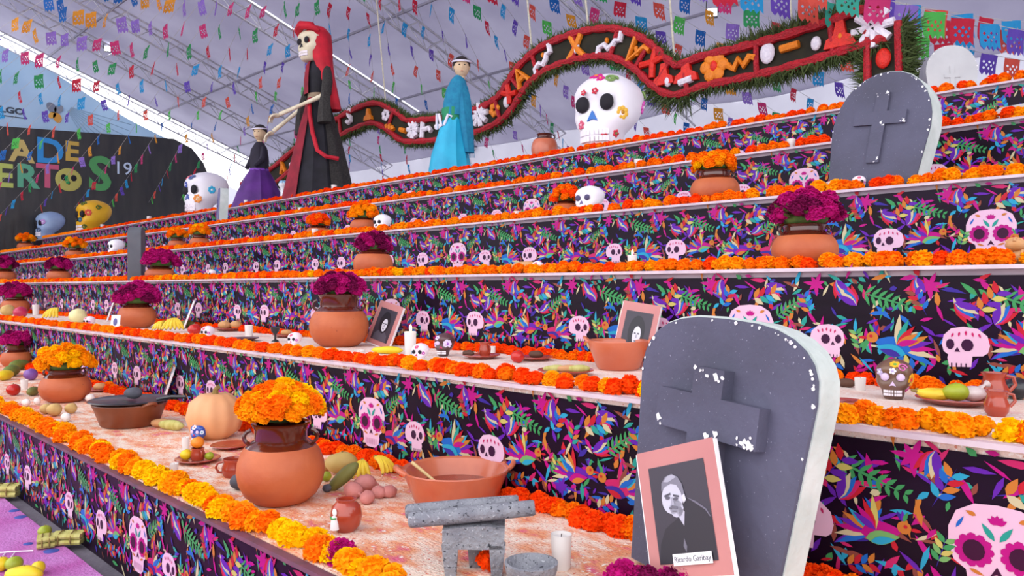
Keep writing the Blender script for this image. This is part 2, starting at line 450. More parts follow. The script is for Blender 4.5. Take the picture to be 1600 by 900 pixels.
for k in range(1, 7):
    t = thing('altar_step', ORD[k] + ' broad step of the altar, its front hung with black printed vinyl', 'altar step', (0, EDGE[k], 0), group='steps of the altar')
    yb = EDGE[k + 1] - EDGE[k] + (.0 if k < 6 else 0)
    m = MB(); m.box(((XA + XZ) / 2, yb / 2 + .006, TOP[k] - .02), (XZ - XA, yb - .012, .04)); m.build('tread', M_deck.get(k, M_deckx), t, smooth=False)
    m = MB(); m.box(((XA + XZ) / 2, .03, TOP[k] - .27), (XZ - XA, .05, .46)); rb = m.build('riser_banner', M_vinyl, t, smooth=False)
    m = MB(); m.box(((XA + XZ) / 2, -.012, TOP[k] - .008), (XZ - XA, .035, .016)); m.build('edge_strip', M_liprose if k == 1 else M_lip, t, smooth=False)
    if k == 6:
        m = MB(); m.box(((XA + XZ) / 2, yb - .02, TOP[k] / 2), (XZ - XA, .04, TOP[k] - .04)); m.build('back_panel', M_deckx, t, smooth=False)
    m = MB(); m.box((XZ - .02, yb / 2, TOP[k] - .27), (.04, yb - .08, .46)); m.build('side_panel', M_vinyl, t, smooth=False)
    m = MB(); m.box((XA + .02, yb / 2, TOP[k] - .27), (.04, yb - .08, .46)); m.build('side_panel', M_vinyl, t, smooth=False)
    # print repeated along the riser
    m = MB(); z0 = TOP[k] - .5
    fx = [on_y(px, 450, EDGE[k]).x for px in FAT[k]]
    x = fx[0] - .52
    while x - TW > XA + .1: x -= TW
    while x + TW < XZ:
        has = any(abs(x + .52 - q) < TW / 2 for q in fx)
        skip = FILL if has else FRONT
        for i, (pts, layer, c) in enumerate(tile):
            if skip[0] <= i < skip[1]: continue
            b = len(m.v)
            m.v += [(x + u, -layer * .0016 - i * 1.5e-6 + .0045, z0 + .01 + z * .95) for u, z in pts]
            m.f.append(tuple(range(b, b + len(pts)))); m.c.append(c)
        x += TW
    p = m.build('printed_pattern', M_print, rb, smooth=False); p['kind'] = 'stuff'
# ------------------------------------------------------------------ builders
M_mar = {'yel': mat('marigold_yellow', '#ffd000', '#fbb400', scale=30, rough=.8, spec=.1),
         'amb': mat('marigold_amber', '#ffae08', '#fb9204', scale=30, rough=.8, spec=.1),
         'org': mat('marigold_orange', '#ff8a06', '#f87004', scale=30, rough=.8, spec=.1),
         'red': mat('marigold_red_orange', '#ff5806', '#f44004', scale=30, rough=.8, spec=.1),
         'mag': mat('cockscomb_magenta', '#c8187c', '#a01060', scale=30, rough=.85, spec=.1),
         'wine': mat('cockscomb_wine', '#8a1450', '#660c40', scale=30, rough=.85, spec=.1)}
def head_mesh(seed, mt, name):
    """one ruffled flower head of radius 1: a core with three rings of crinkled petals"""
    r = random.Random(seed); m = MB()
    m.ball((0, 0, 0), (.8, .8, .7), n=9, m=6)
    for ring, (el, cnt) in enumerate(((-.35, 12), (.05, 13), (.42, 11), (.8, 9), (1.15, 6), (1.48, 2))):
        for i in range(cnt):
            a = 2 * PI * (i + .5 * (ring % 2)) / cnt + r.uniform(-.12, .12); e = el + r.uniform(-.1, .1)
            L = r.uniform(.92, 1.1) * (1 - .14 * max(0, math.sin(e))); w = .25 * r.uniform(.85, 1.2)
            d = Vector((math.cos(e) * math.cos(a), math.cos(e) * math.sin(a), math.sin(e)))
            t = Vector((-math.sin(a), math.cos(a), 0)); up = d.cross(t)
            if up.z < 0: up = -up
            t = (t * math.cos(r.uniform(-.7, .7)) + up * math.sin(r.uniform(-.7, .7))).normalized(); up = t.cross(d)
            p0 = d * .7; p1 = d * L
            m.add([p0 - t * w * .6, p0 + t * w * .6, p1 + t * w + up * .05, p1 + d * .05 + up * .14, p1 - t * w + up * .05], [(0, 1, 2, 3, 4)])
            m.add([p0 - up * w * .5, p0 + up * w * .5, p1 + up * w * .8, p1 - up * w * .8], [(0, 1, 2, 3)])
    o = m.build(name, mt); me = o.data
    bpy.data.objects.remove(o)
    return me
HEADS = {k: [head_mesh(i * 7 + j, m, 'marigold_head' if k not in ('mag', 'wine') else 'cockscomb_head') for j in range(2)] for i, (k, m) in enumerate(M_mar.items())}
def head(key, parent, loc, r, rg=rnd, name=None):
    return link_mesh(name or ('cockscomb_head' if key in ('mag', 'wine') else 'marigold_head'), rg.choice(HEADS[key]), parent, loc,
                     (rg.uniform(-.5, .5), rg.uniform(-.5, .5), rg.uniform(0, 6.28)), r * rg.uniform(.85, 1.15))
def pick(rg, w):
    t = rg.random() * sum(w.values())
    for k, v in w.items():
        t -= v
        if t <= 0: return k
    return k
def garland(label, y, z, xa, xb, r, step, w, jit=.03, seed=1, cap=290, rows=1, mix=None):
    """marigold heads laid along a line of the altar; the farthest ones become one joined part"""
    rg = random.Random(seed)
    t = thing('marigold_garland', label, 'flower garland', (0, y, z), group='marigold garlands on the altar')
    m = MB(); x = xb; n = 0; joined = False
    while x > xa:
        for q in range(rows):
            key = pick(rg, mix(x) if mix else w)
            p = (x + rg.uniform(-.3, .3) * step, rg.uniform(-jit, jit) + (q * r * .9), r * .5 + rg.uniform(-.3, .5) * r * .5)
            if n < cap:
                head(key, t, p, r, rg); n += 1
            else:
                m.ball(p, r * 1.1, n=6, m=4, fn=lambda d: 1 + .2 * math.sin(9 * d.x + 7 * d.z)); joined = True
        x -= step * rg.uniform(.7, 1.25)
    if joined:
        o = m.build('distant_heads', M_mar['org'], t); o['kind'] = 'stuff'
    return t

M_clay = mat('terracotta', '#c66b3e', '#b0552f', scale=4, rough=.5, bump=.12, bscale=30, spec=.4, speck=(('#8a4026', 45, .72),))
M_clayred = mat('glazed_red_clay', '#b0452c', '#9a3420', scale=5, rough=.22, coat=.5)
M_claypale = mat('rosy_clay', '#cc6f4c', '#bd5f40', scale=5, rough=.3, coat=.3)
M_glaze = mat('dark_brown_glaze', '#5c2414', '#48180e', scale=6, rough=.15, coat=.7)
M_leafgr = mat('flower_leaves', '#5f7a34', '#3f5a24', scale=20, rough=.8)
def pot(name, label, p, R, zf=1.0, neckr=.62, neckh=.5, clay=None, handles=2, glaze=None, shoulder=True):
    clay = clay or M_clay; glaze = glaze or M_glaze
    t = thing(name, label, 'pot', p)
    b = [(.0, 0), (.5, 0), (.62, .03), (.82, .2), (.95, .45), (1, .72), (.98, .95), (.9, 1.18), (.8, 1.33)]
    MB().lathe([(r * R, z * R * zf) for r, z in b], 32).build('pot_body', clay, t)
    z0 = 1.33 * zf; n = neckr
    g = [(.8, z0), (n + .08, z0 + .1), (n, z0 + .16), (n, z0 + neckh * .8), (n + .07, z0 + neckh), (n + .04, z0 + neckh + .03), (n - .05, z0 + neckh), (n - .06, z0 + .1), (n - .1, z0 - .2), (0, z0 - .25)]
    MB().lathe([(r * R, z * R) for r, z in g], 32).build('glazed_neck', glaze, t)
    for i in range(handles):
        a = PI / 4 + PI * i + .15
        ca, sa = math.cos(a), math.sin(a)
        pts = []
        for j in range(7):
            q = -1.3 + 2.6 * j / 6
            rr = n + .03 + .2 * math.cos(q); zz = z0 + .2 + .17 * math.sin(q)
            pts.append((ca * rr * R, sa * rr * R, zz * R))
        MB().tube(pts, .05 * R, 6).build('handle', glaze, t)
    return t, (z0 + neckh) * R
def bouquet(label, p, zt, R, n, w, hr, flat=.75, leaves=0, seed=1, spread=1.0):
    rg = random.Random(seed)
    t = thing('flower_bouquet', label, 'flowers', (p[0], p[1], p[2] + zt), group='bouquets in clay pots')
    MB().ball((0, 0, R * .25), (R * .72, R * .72, R * .5 * flat), 12, 7).build('foliage_core', M_leafgr, t)
    for i in range(n):
        u = (i + .5) / n; el = math.asin(1 - u * 1.12)
        a = i * 2.39996 + rg.uniform(-.2, .2); rr = R * rg.uniform(.82, 1.02)
        head(pick(rg, w), t, (rr * math.cos(el) * math.cos(a) * spread, rr * math.cos(el) * math.sin(a) * spread, R * .3 + rr * math.sin(el) * flat), hr, rg)
    for i in range(leaves):
        a = -PI / 2 - .9 + rg.uniform(0, 1.8); L = R * rg.uniform(.4, .7)
        q = Vector((math.cos(a), math.sin(a), 0)); z = R * rg.uniform(-.05, .5); s_ = Vector((-q.y, q.x, 0)) * L * .16
        b = q * R * .82 + Vector((0, 0, z))
        up = Vector((0, 0, 1)) * L * rg.uniform(-.3, .5)
        MB().add([b, b + q * L * .3 + s_ + up * .5, b + q * L * .55 + up, b + q * L * .3 - s_ + up * .5, b + q * L * .25 + up * .55 - Vector((0, 0, .004))], [(0, 1, 2, 3), (0, 3, 4), (0, 4, 1)]).build('leaf', M_leafgr, t)
    return t

# --- skulls (front faces -Y, height 1)
SK = [(0, .19, -.36, .02), (.06, .23, -.41, .06), (.14, .25, -.43, .08), (.24, .27, -.45, .13), (.33, .33, -.45, .26), (.42, .38, -.44, .38), (.52, .41, -.43, .47), (.62, .425, -.44, .52), (.72, .425, -.45, .53), (.82, .38, -.41, .49), (.9, .29, -.32, .4), (.96, .18, -.2, .27), (.995, .05, -.04, .1), (1, .0, .03, .03)]
SK = [(z, w, f, b * .84) for z, w, f, b in SK]
def sk_at(z):
    for a, b in zip(SK, SK[1:]):
        if a[0] <= z <= b[0]:
            t = (z - a[0]) / (b[0] - a[0]); return [a[i] + (b[i] - a[i]) * t for i in range(4)]
    return SK[-1]
def sk_pt(ang, z, out=0.0):
    """ang 0 = straight ahead (-Y), positive = towards +X"""
    _, hw, yf, yb = sk_at(z); cy = (yf + yb) / 2; hd = (yb - yf) / 2
    c, s_ = math.cos(ang), math.sin(ang); e = .82
    x = hw * math.copysign(abs(s_) ** e, s_); y = cy - hd * math.copysign(abs(c) ** e, c)
    n = Vector((s_ / max(hw, .05), -c / max(hd, .05), 0)).normalized()
    return Vector((x, y, z)) + n * out, n
def skull_mesh():
    m = MB(); n = 28; v = []; f = []
    for row in SK:
        for i in range(n):
            a = 2 * PI * i / n
            p, nn = sk_pt(a, row[0]); v.append(p)
    # brow, cheeks and sockets pushed in and out
    for i, p in enumerate(v):
        p = Vector(p)
        for sg in (-1, 1):
            d = math.hypot(p.x - sg * .17, (p.z - .56) * .9)
            if p.y < -.1 and d < .13: p.y += .09 * (1 - (d / .13) ** 2)
            d2 = math.hypot(p.x - sg * .3, p.z - .4)
            if p.y < .05 and d2 < .12: p.x += sg * .02
        v[i] = p
    for j in range(len(SK) - 1):
        for i in range(n):
            k = (i + 1) % n
            f.append((j * n + i, j * n + k, (j + 1) * n + k, (j + 1) * n + i))
    f.append(tuple(range(n - 1, -1, -1)))
    m.add(v, f); return m
_m = skull_mesh(); SKULL_V, SKULL_F = _m.v, _m.f
M_socket = mat('socket_black', '#17121c', rough=.8)
M_teeth = mat('tooth_white', '#efe6ec', rough=.4)
def skull(name, label, p, H, mt, rz=0.0, nose='#17121c', socket=None, flowers=(), wide=1.0, cat='skull', teeth=None, parent=None, brow=None, group=None):
    if parent is None: t = thing(name, label, cat, p, rz, group)
    else: t = link_mesh(name, bpy.data.meshes.new(name), parent, p, (0, 0, rz))
    S = lambda q: Vector((q[0] * H * wide, q[1] * H, q[2] * H))
    m = MB(); m.add([S(q) for q in SKULL_V], SKULL_F)
    if parent is None: cr = m.build('cranium', mt, t, auto=PI)
    else:
        bpy.data.objects.remove(t); cr = m.build(name, mt, parent, auto=PI, loc=p, rot=(0, 0, rz)); t = cr
    for sg in (-1, 1):
        q, nn = sk_pt(sg * .42, .56)
        MB().ball(S((sg * .175, -.40, .565)), S((.1, .05, .1)), 12, 7).build('eye_socket', socket or M_socket, t)
    m = MB(); s = H
    m.prism([(0, .47 * s), (.075 * s * wide, .345 * s), (.02 * s, .365 * s), (-.02 * s, .365 * s), (-.075 * s * wide, .345 * s)][::-1], -.465 * s, -.40 * s)
    m.build('nose_hole', mat('nose_' + nose, nose, rough=.5), t, smooth=False)
    m = MB()
    for i in range(-4, 5):
        q, nn = sk_pt(i * .17, .2)
        for z in (.215, .135): m.box(S((q.x, q.y + .008, z)), (.04 * H, .045 * H, .062 * H), Matrix.Rotation(i * .12, 3, 'Z'))
    m.build('teeth', teeth or M_teeth, t, smooth=False)
    for (ang, z, r, c1, c2, kind) in flowers:
        q, nn = sk_pt(ang, z); tz = Vector((0, 0, 1)); tx = tz.cross(nn).normalized()
        slope = 0
        z2, _ = sk_pt(ang, min(1, z + .03)); tz = (z2 - q).normalized(); tx = tz.cross(nn).normalized(); nn = tx.cross(tz)
        m = MB(); n = 7 if kind == 'flower' else 5
        c0 = S(q + nn * .004)
        if kind in ('flower', 'star'):
            for i in range(n):
                a = 2 * PI * i / n; cc = c0 + (tx * math.cos(a) + tz * math.sin(a)) * r * H * .62
                M = Matrix((tx, tz, nn)).transposed()
                m.ball(cc, (r * H * .38, r * H * .38, .012 * H), 8, 5, rot=M)
            fl = m.build('painted_flower', mat('paint_' + c1, c1, rough=.5), t)
            M = Matrix((tx, tz, nn)).transposed()
            MB().ball(c0, (r * H * .34, r * H * .34, .02 * H), 8, 5, rot=M).build('flower_centre', mat('paint_' + c2, c2, rough=.5), fl)
        else:
            pts = []
            for i in range(14):
                a = i / 13 * 2 * PI * 1.3; rr = r * H * (1 - .055 * i)
                pts.append(c0 + tx * math.cos(a) * rr + tz * math.sin(a) * rr + nn * .006 * H)
            m.tube(pts, .016 * H, 6)
            m.build('painted_swirl', mat('paint_' + c1, c1, rough=.5), t)
    return t

# --- tombstones (front faces -Y)
M_tomb = mat('slate_blue_paint', '#4c4b5c', '#5b5a70', scale=2.2, rough=.75, bump=.25, bscale=30, c3='#706f88', speck=(('#9a99ac', 140, .7),))
M_tombside = mat('pale_foam_side', '#b9c2bc', '#cfd4cf', scale=6, rough=.85, bump=.3, bscale=30)
M_chip = mat('bare_white_foam', '#eae6ea', '#f4f0f2', scale=10, rough=.8)
def tomb_outline(wb, wt, h, ry, n=14, shift=0.0, sq=.72):
    zs = h - ry; pts = [(-wb / 2, 0), (wb / 2, 0)]
    for i in range(n + 1):
        a = PI * i / n
        x = wt / 2 * math.copysign(abs(math.cos(a)) ** sq, math.cos(a)); z = zs + ry * abs(math.sin(a)) ** (sq + .08)
        pts.append((x, z))
    return [(x + shift * z / h, z) for x, z in pts]
def tombstone(label, p, wb, wt, h, th, ry, rz=0.0, rx=0.0, roll=0.0, face=None, side=None, cross=True, chips=18, seed=1, cw=.42, cz=.6, chh=.5, cb=.16, cd=.05, sq=.72):
    rg = random.Random(seed)
    t = thing('tombstone', label, 'tombstone', p, rz)
    t.rotation_euler = (rx, roll, rz)
    out = tomb_outline(wb, wt, h, ry, sq=sq)
    m = MB(); m.prism(out, 0, th); m.build('stone_body', side or M_tombside, t, smooth=True, auto=math.radians(30))
    cxz = (0, h * .45); inn = [(cxz[0] + (x - cxz[0]) * .985, cxz[1] + (z - cxz[1]) * .985) for x, z in out]
    MB().prism(inn, -.012, .004).build('painted_face', face or M_tomb, t, smooth=True, auto=math.radians(30))
    if cross:
        a = cw * wt / 2; b = cb * wt / 2; zc = cz * h; ht = chh * h
        top = zc + ht * .36; bot = zc - ht * .64
        c = [(-b, bot), (b, bot), (b, zc - b), (a, zc - b), (a, zc + b), (b, zc + b), (b, top), (-b, top), (-b, zc + b), (-a, zc + b), (-a, zc - b), (-b, zc - b)]
        co = MB().prism(c, -cd, -.01).build('raised_cross', face or M_tomb, t, smooth=False)
        m = MB()
        for i in range(chips * 3):
            kx, kz = c[rg.choice([6, 7, 3, 3, 10, 1, 2])]
            x = kx * .93 + rg.gauss(0, .35) * b; z = zc + (kz - zc) * .95 + rg.gauss(0, .3) * b
            if not ((abs(x) < b * .97 and bot < z < top * .997) or (abs(z - zc) < b * .95 and abs(x) < a * .985)): continue
            s = rg.choice([.004, .005, .007, .01, .016, .024]) * wt
            m.add([(x + s * rg.uniform(.3, 1) * math.cos(q), -cd - .002 - i * 1e-5, z + s * rg.uniform(.3, 1) * math.sin(q)) for q in (0, .9, 1.8, 2.7, 3.6, 4.5, 5.4)], [tuple(range(7))])
        if m.v: m.build('paint_chips', M_chip, co, smooth=False)['kind'] = 'stuff'
    m = MB()
    for i in range(26):
        j = rg.randrange(1, len(inn) - 1); f = rg.random()
        x = inn[j][0] * (1 - f) + inn[j + 1][0] * f; z = inn[j][1] * (1 - f) + inn[j + 1][1] * f
        s = rg.uniform(.004, .016) * wt
        m.add([(x * .985 + s * rg.uniform(.5, 1) * math.cos(q), -.0145, z * .995 - .004 + s * rg.uniform(.5, 1) * math.sin(q)) for q in (0, 1, 2, 3, 4, 5)], [tuple(range(6))])
    m.build('edge_chips', M_chip, t, smooth=False)['kind'] = 'stuff'
    return t

# --- small tableware
M_wax = mat('white_wax_cup', '#f4f0ec', rough=.4, transl=.25)
M_flame = mat('candle_flame', '#ffd890', emit=9.0)
M_wick = mat('wick', '#3a302c', rough=.9)
def candle(label, p, r, h, lit=False, group=None):
    t = thing('candle_cup', label, 'candle', p, 0, group)
    MB().lathe([(0, 0), (r * .82, 0), (r * .86, h * .04), (r, h), (r * .93, h), (r * .88, h * .9), (0, h * .88)], 18).build('cup', M_wax, t)
    MB().tube([(0, 0, h * .86), (0, r * .05, h * 1.0)], r * .05, 5).build('wick', M_wick, t)
    if lit: MB().ball((0, r * .05, h * 1.0 + r * .55), (r * .22, r * .22, r * .6), 8, 7).build('flame', M_flame, t)
    return t
def plate(label, p, R, mt=None, h=.18):
    return tag(MB().lathe([(0, 0), (R * .6, 0), (R * .75, R * h * .5), (R, R * h), (R * .98, R * h + .004), (R * .72, R * h * .6 + .004), (R * .55, .01), (0, .01)], 28).build('clay_plate', mt or M_clayred, loc=p), label, 'plate')
M_stone = mat('grey_volcanic_stone', '#8f9096', '#7d7e86', scale=14, rough=.95, bump=.7, bscale=60, lo=.4, hi=.6, speck=(('#3e3f46', 90, .62), ('#b4b5ba', 120, .64)))
M_lemon = mat('lemon_skin', '#ecd21c', '#e0bc10', scale=10, rough=.45)
M_lime = mat('lime_skin', '#a9b52a', '#8c9a20', scale=10, rough=.4)
M_banana = mat('banana_skin', '#efcf38', '#dcb428', scale=9, rough=.5, c3='#8a6a1c')
M_tomato = mat('tomato_skin', '#c8281c', '#b81c14', scale=8, rough=.25)
M_orange = mat('orange_peel', '#f09018', '#e67c10', scale=20, rough=.5, bump=.1)
M_bread = mat('baked_bread', '#d2a070', '#c08850', scale=9, rough=.8, bump=.2)
M_husk = mat('corn_husk', '#c9c47a', '#b4ab58', scale=12, rough=.85, stretch=(6, 1, 1))
M_papaya = mat('mottled_papaya', '#c8a860', '#b09450', scale=6, rough=.6)
M_avo = mat('olive_green_skin', '#7f7d3c', '#6a6a30', scale=9, rough=.6)
M_pinkroot = mat('pink_tubers', '#d08a84', '#bd7268', scale=9, rough=.8, bump=.3)
M_pumpkin = mat('pale_pumpkin', '#e3a878', '#dc9a66', scale=4, rough=.6)
M_stem = mat('dry_stem', '#8a7440', rough=.9)
M_egg = mat('egg_shell', '#f2ece4', rough=.5)
M_potato = mat('potato_skin', '#d2b070', '#c0995c', scale=9, rough=.8)
M_dark = mat('blackened_iron', '#2a2a30', '#1c1c20', scale=8, rough=.3, coat=.3)
def fruit(name, label, p, r, mt, cat='fruit', squash=.9, rz=0.0, ry=0.0, stem=True, rot=None, group=None):
    t = thing(name, label, cat, p, rz, group)
    if not hasattr(r, '__len__'): r = (r, r, r * squash)
    R = Matrix.Rotation(ry, 3, 'Y')
    zz = max(abs((R @ Vector((r[0], 0, 0))).z), r[2])
    MB().ball((0, 0, zz), r, 16, 10, rot=R, fn=lambda d: 1 + .04 * math.sin(5 * d.x + 3 * d.y)).build('flesh', mt, t)
    if stem:
        q = R @ Vector((r[0], 0, 0)) if ry else Vector((0, 0, r[2]))
        q += Vector((0, 0, zz)); MB().tube([q * .985, q + Vector((0, 0, .12 * r[2]))], [.1 * r[2], .06 * r[2]], 6).build('stem', M_stem, t)
    return t
def banana_hand(label, p, L, n, rz, seed=1):
    t = thing('banana_bunch', label, 'bananas', p, rz); rg = random.Random(seed)
    for i in range(n):
        b = (i - (n - 1) / 2) * .28
        pts = []; rr = []
        for j in range(9):
            q = j / 8; a = -.2 + q * 1.7
            pts.append((math.sin(b) * q * L * .7 + .0, -L * .75 * math.sin(a * .9) * .8 * (1 - .1 * abs(b)), L * .42 * math.cos(a) * 1.05 + .14 * L))
            rr.append(L * .1 * (.3 + .7 * math.sin(PI * min(1, max(0, (q * .86 + .1)))) ** .6))
        o = MB().tube(pts, rr, 7).build('banana', M_banana, t)
        MB().ball(pts[-1], rr[-1] * .8, 6, 4).build('banana_tip', M_stem, o)
    MB().tube([(0, .14 * L, .62 * L), (0, .02 * L, .55 * L)], L * .07, 6).build('bunch_stem', M_stem, t)
    return t
def bowl(label, p, R, h, mt, fill=None, handles=0, ha=0.0, rb=.6, name='clay_bowl', lip=.0):
    t = thing(name, label, 'bowl', p)
    prof = [(0, 0), (R * rb, 0), (R * (rb + .08), h * .08), (R * .93, h * .75), (R * 1.0, h), (R * .99, h * 1.04), (R * .92, h * 1.0), (R * .85, h * .75), (R * (rb + .02), h * .2), (0, h * .14)]
    MB().lathe(prof, 36).build('bowl_body', mt, t)
    if fill: MB().lathe([(0, h * .4), (R * .74, h * .42), (R * .78, h * .52), (R * .3, h * .55), (0, h * .56)], 28).build('bowl_filling', fill, t)
    for i in range(handles):
        a = ha + PI * i; ca, sa = math.cos(a), math.sin(a); pts = []
        for j in range(9):
            q = PI * j / 8
            w = math.cos(q) * R * .2; o = R * .95 + math.sin(q) * R * .16
            pts.append((ca * o - sa * w, sa * o + ca * w, h * .97 + math.sin(q) * h * .16))
        MB().tube(pts, R * .05, 8).build('handle', mt, t)
    return t
M_paper = mat('white_card', '#f2eef0', rough=.6)
M_border = mat('dusty_rose_mount', '#c4827e', '#bd7a78', scale=4, rough=.6)
M_pp = mat_print('photo_print', rough=.45)
def ell(cx, cz, rx, rz, n=18, a0=0.0, rot=0.0):
    cr, sr = math.cos(rot), math.sin(rot); o = []
    for i in range(n):
        a = 2 * PI * i / n + a0; x, z = rx * math.cos(a), rz * math.sin(a)
        o.append((cx + x * cr - z * sr, cz + x * sr + z * cr))
    return o
def portrait(m, w, h, style):
    """black and white portrait in a w x h field, origin at its lower left; every layer is printed flat"""
    P = lambda pts: [(x * w, z * h) for x, z in pts]
    m.flat(P([(0, 0), (1, 0), (1, 1), (0, 1)]), 0, '#3b3540')
    if style == 'man':
        m.flat(P([(.0, .0), (.98, .0), (.99, .40), (.93, .5), (.78, .58), (.62, .64), (.52, .56), (.42, .44), (.3, .4), (.18, .35), (.06, .2)]), 1, '#2a252e')
        m.flat(P([(.62, .64), (.78, .585), (.93, .5), (.985, .42), (.97, .42), (.91, .49), (.76, .57)]), 2, '#6d6878')
        m.flat(P([(.42, .5), (.5, .56), (.56, .5), (.52, .36), (.47, .42)]), 2, '#b9b6c6')
        m.flat(P([(x, z) for x, z in ell(.38, .66, .2, .165, 20, rot=.35)]), 2, '#c4c2d0')       # head
        m.flat(P(ell(.43, .54, .12, .09, 14)), 2, '#bcbaca')
        m.flat(P([(.2, .74), (.22, .82), (.3, .88), (.42, .9), (.52, .86), (.58, .78), (.6, .68), (.62, .6), (.56, .62), (.54, .7), (.48, .78), (.38, .8), (.28, .78)]), 3, '#7d7a88')
        m.flat(P([(.26, .83), (.34, .885), (.44, .89), (.5, .86), (.42, .84), (.34, .82)]), 4, '#aaa8b6')
        m.flat(P([(.55, .66), (.6, .68), (.62, .62), (.57, .58)]), 4, '#d2d0dc')
        m.flat(P([(.24, .69), (.36, .71), (.36, .69), (.25, .67)]), 4, '#4c4956'); m.flat(P([(.4, .69), (.5, .67), (.5, .65), (.4, .67)]), 4, '#4c4956')
        m.flat(P(ell(.3, .66, .045, .018, 10)), 4, '#5b5866'); m.flat(P(ell(.44, .64, .045, .018, 10)), 4, '#5b5866')
        m.flat(P([(.36, .66), (.39, .66), (.41, .58), (.34, .575)]), 4, '#a19fae')
        m.flat(P([(.3, .56), (.36, .575), (.46, .56), (.45, .535), (.36, .55), (.31, .54)]), 4, '#6a6774')
        m.flat(P([(.34, .525), (.44, .52), (.42, .51), (.36, .512)]), 4, '#75727f')
        m.flat(P([(.46, .16), (.49, .24), (.52, .16), (.5, .1)]), 2, '#6d6a78')
    else:
        m.flat(P([(.1, 0), (.9, 0), (.86, .2), (.7, .3), (.3, .3), (.14, .2)]), 1, '#8a8694' if style == 'woman' else '#56525e')
        m.flat(P(ell(.5, .58, .3, .34, 18)), 1, '#221e26')
        m.flat(P(ell(.54, .5, .15, .2, 16)), 2, '#d6d4de')
        m.flat(P([(.44, .56), (.51, .56), (.51, .53), (.44, .53)]), 3, '#4a4752'); m.flat(P([(.56, .56), (.64, .56), (.64, .53), (.56, .53)]), 3, '#4a4752')
        m.flat(P([(.52, .52), (.56, .52), (.57, .45), (.51, .45)]), 3, '#a5a2ae'); m.flat(P([(.48, .4), (.6, .4), (.57, .37), (.5, .37)]), 3, '#6a6672')
def photo(label, p, w, h, rz, lean, style, roll=0.0, caption=None, border=None, side=None):
    t = thing('portrait_photo', label, 'photograph', p)
    t.rotation_mode = 'XYZ'
    t.matrix_basis = Matrix.Translation(p) @ Matrix.Rotation(rz, 4, 'Z') @ Matrix.Rotation(-lean, 4, 'X') @ Matrix.Rotation(roll, 4, 'Y')
    MB().box((0, .008, h / 2), (w, .016, h)).build('backing_board', M_paper, t, smooth=False)
    MB().box((.004 * w, -.0015, h / 2 + .006), (w * .97, .002, h * .985)).build('rose_mount', border or M_border, t, smooth=False)
    m = MB(); portrait(m, w * .7, h * .74, style)
    m.build('printed_portrait', M_pp, t, smooth=False, loc=(-w * .345, -.004, h * .13))
    if caption:
        c = MB().box((0, 0, 0), (w * .46, .002, h * .085)).build('name_card', M_paper, t, smooth=False, loc=(w * .07, -.009, h * .155))
        tx = text_mesh(caption, h * .058, mat('caption_ink', '#34344a', rough=.6), 'caption', c, (0, -.0012, 0), extrude=.0003)
        bb = [v.co.x for v in tx.data.vertices]; k = w * .43 / (max(bb) - min(bb)); tx.scale = (k, 1, 1)
    return t
# ------------------------------------------------------------------ marigold garlands on every step
garland('yellow and orange marigold garland along the edge of the lowest step', EDGE[1] + .06, TOP[1], -9.5, -1.2, .05, .055, dict(yel=5, amb=5, org=3, mag=.35, wine=.35), .035, 11, rows=1,
        mix=lambda x: dict(yel=3, amb=6, org=4, wine=.5) if x < -4 else dict(yel=6, amb=4, org=3, mag=.7, wine=.4))
garland('red-orange petal garland at the back of the lowest step', EDGE[2] - .06, TOP[1], -12, 1.2, .045, .05, dict(red=7, org=2), .03, 12)
garland('red-orange marigold garland along the edge of the second step', EDGE[2] + .05, TOP[2], -14, .6, .042, .052, dict(red=5, org=4, amb=1, yel=.6), .03, 13,
        mix=lambda x: dict(org=5, amb=4, yel=1) if x > -1 else (dict(red=6, org=3, amb=.8, yel=.4) if x > -4 else dict(org=5, red=3, amb=2)))
garland('orange marigold garland at the back of the second step', EDGE[3] - .05, TOP[2], -15, .8, .038, .055, dict(red=6, org=3), .025, 14, mix=lambda x: dict(org=5, amb=5, yel=1) if x > -1.2 else dict(red=6, org=3))
garland('orange marigold garland along the edge of the third step', EDGE[3] + .05, TOP[3], -18, .8, .042, .062, dict(org=6, amb=3, red=2, yel=.5), .02, 15)
garland('orange marigold garland along the edge of the fourth step', EDGE[4] + .05, TOP[4], -25, .8, .05, .082, dict(org=6, amb=3, red=2), .02, 16)
garland('orange marigold garland along the edge of the fifth step', EDGE[5] + .05, TOP[5], -28.3, .8, .05, .09, dict(org=5, red=4, amb=1), .02, 17)
garland('orange marigold garland along the edge of the topmost step', EDGE[6] + .05, TOP[6], -28.3, .8, .05, .09, dict(org=5, red=5), .02, 18)

# ------------------------------------------------------------------ giant skulls on the topmost step
M_skw = mat('white_painted_shell', '#f6f2f6', '#efe9f0', scale=3, rough=.45)
M_sky = mat('yellow_painted_shell', '#e8b418', '#e0a410', scale=3, rough=.5)
M_skb = mat('pale_blue_painted_shell', '#9db4d4', '#8fa6cc', scale=3, rough=.5)
p = shelf(952, 6, .47); k = mpx(p)
skull('giant_sugar_skull', 'giant white sugar skull with blue nose beneath the curved sign', p, 126 * k, M_skw, .2, nose='#2a6fc0', flowers=[
    (1.0, .44, .085, '#eeb93a', '#c88a20', 'flower'), (1.95, .58, .085, '#e85ac0', '#f6d8ee', 'flower'), (.55, .84, .08, '#7a9a50', '#d8e0a0', 'swirl'), (2.1, .74, .06, '#7a9a50', '#000000', 'swirl'),
    (-.1, .92, .09, '#d81c86', '#f08a30', 'star'), (.15, .86, .06, '#d81c86', '#f08a30', 'star'), (.05, .7, .045, '#d02840', '#f6c0c0', 'star'), (-.25, .7, .04, '#d02840', '#f6c0c0', 'star'),
    (.55, .16, .05, '#d83048', '#7a9a50', 'star'), (-.5, .32, .06, '#d85a78', '#f0b8c8', 'star'), (1.2, .2, .05, '#d83048', '#7a9a50', 'star')], wide=.93)
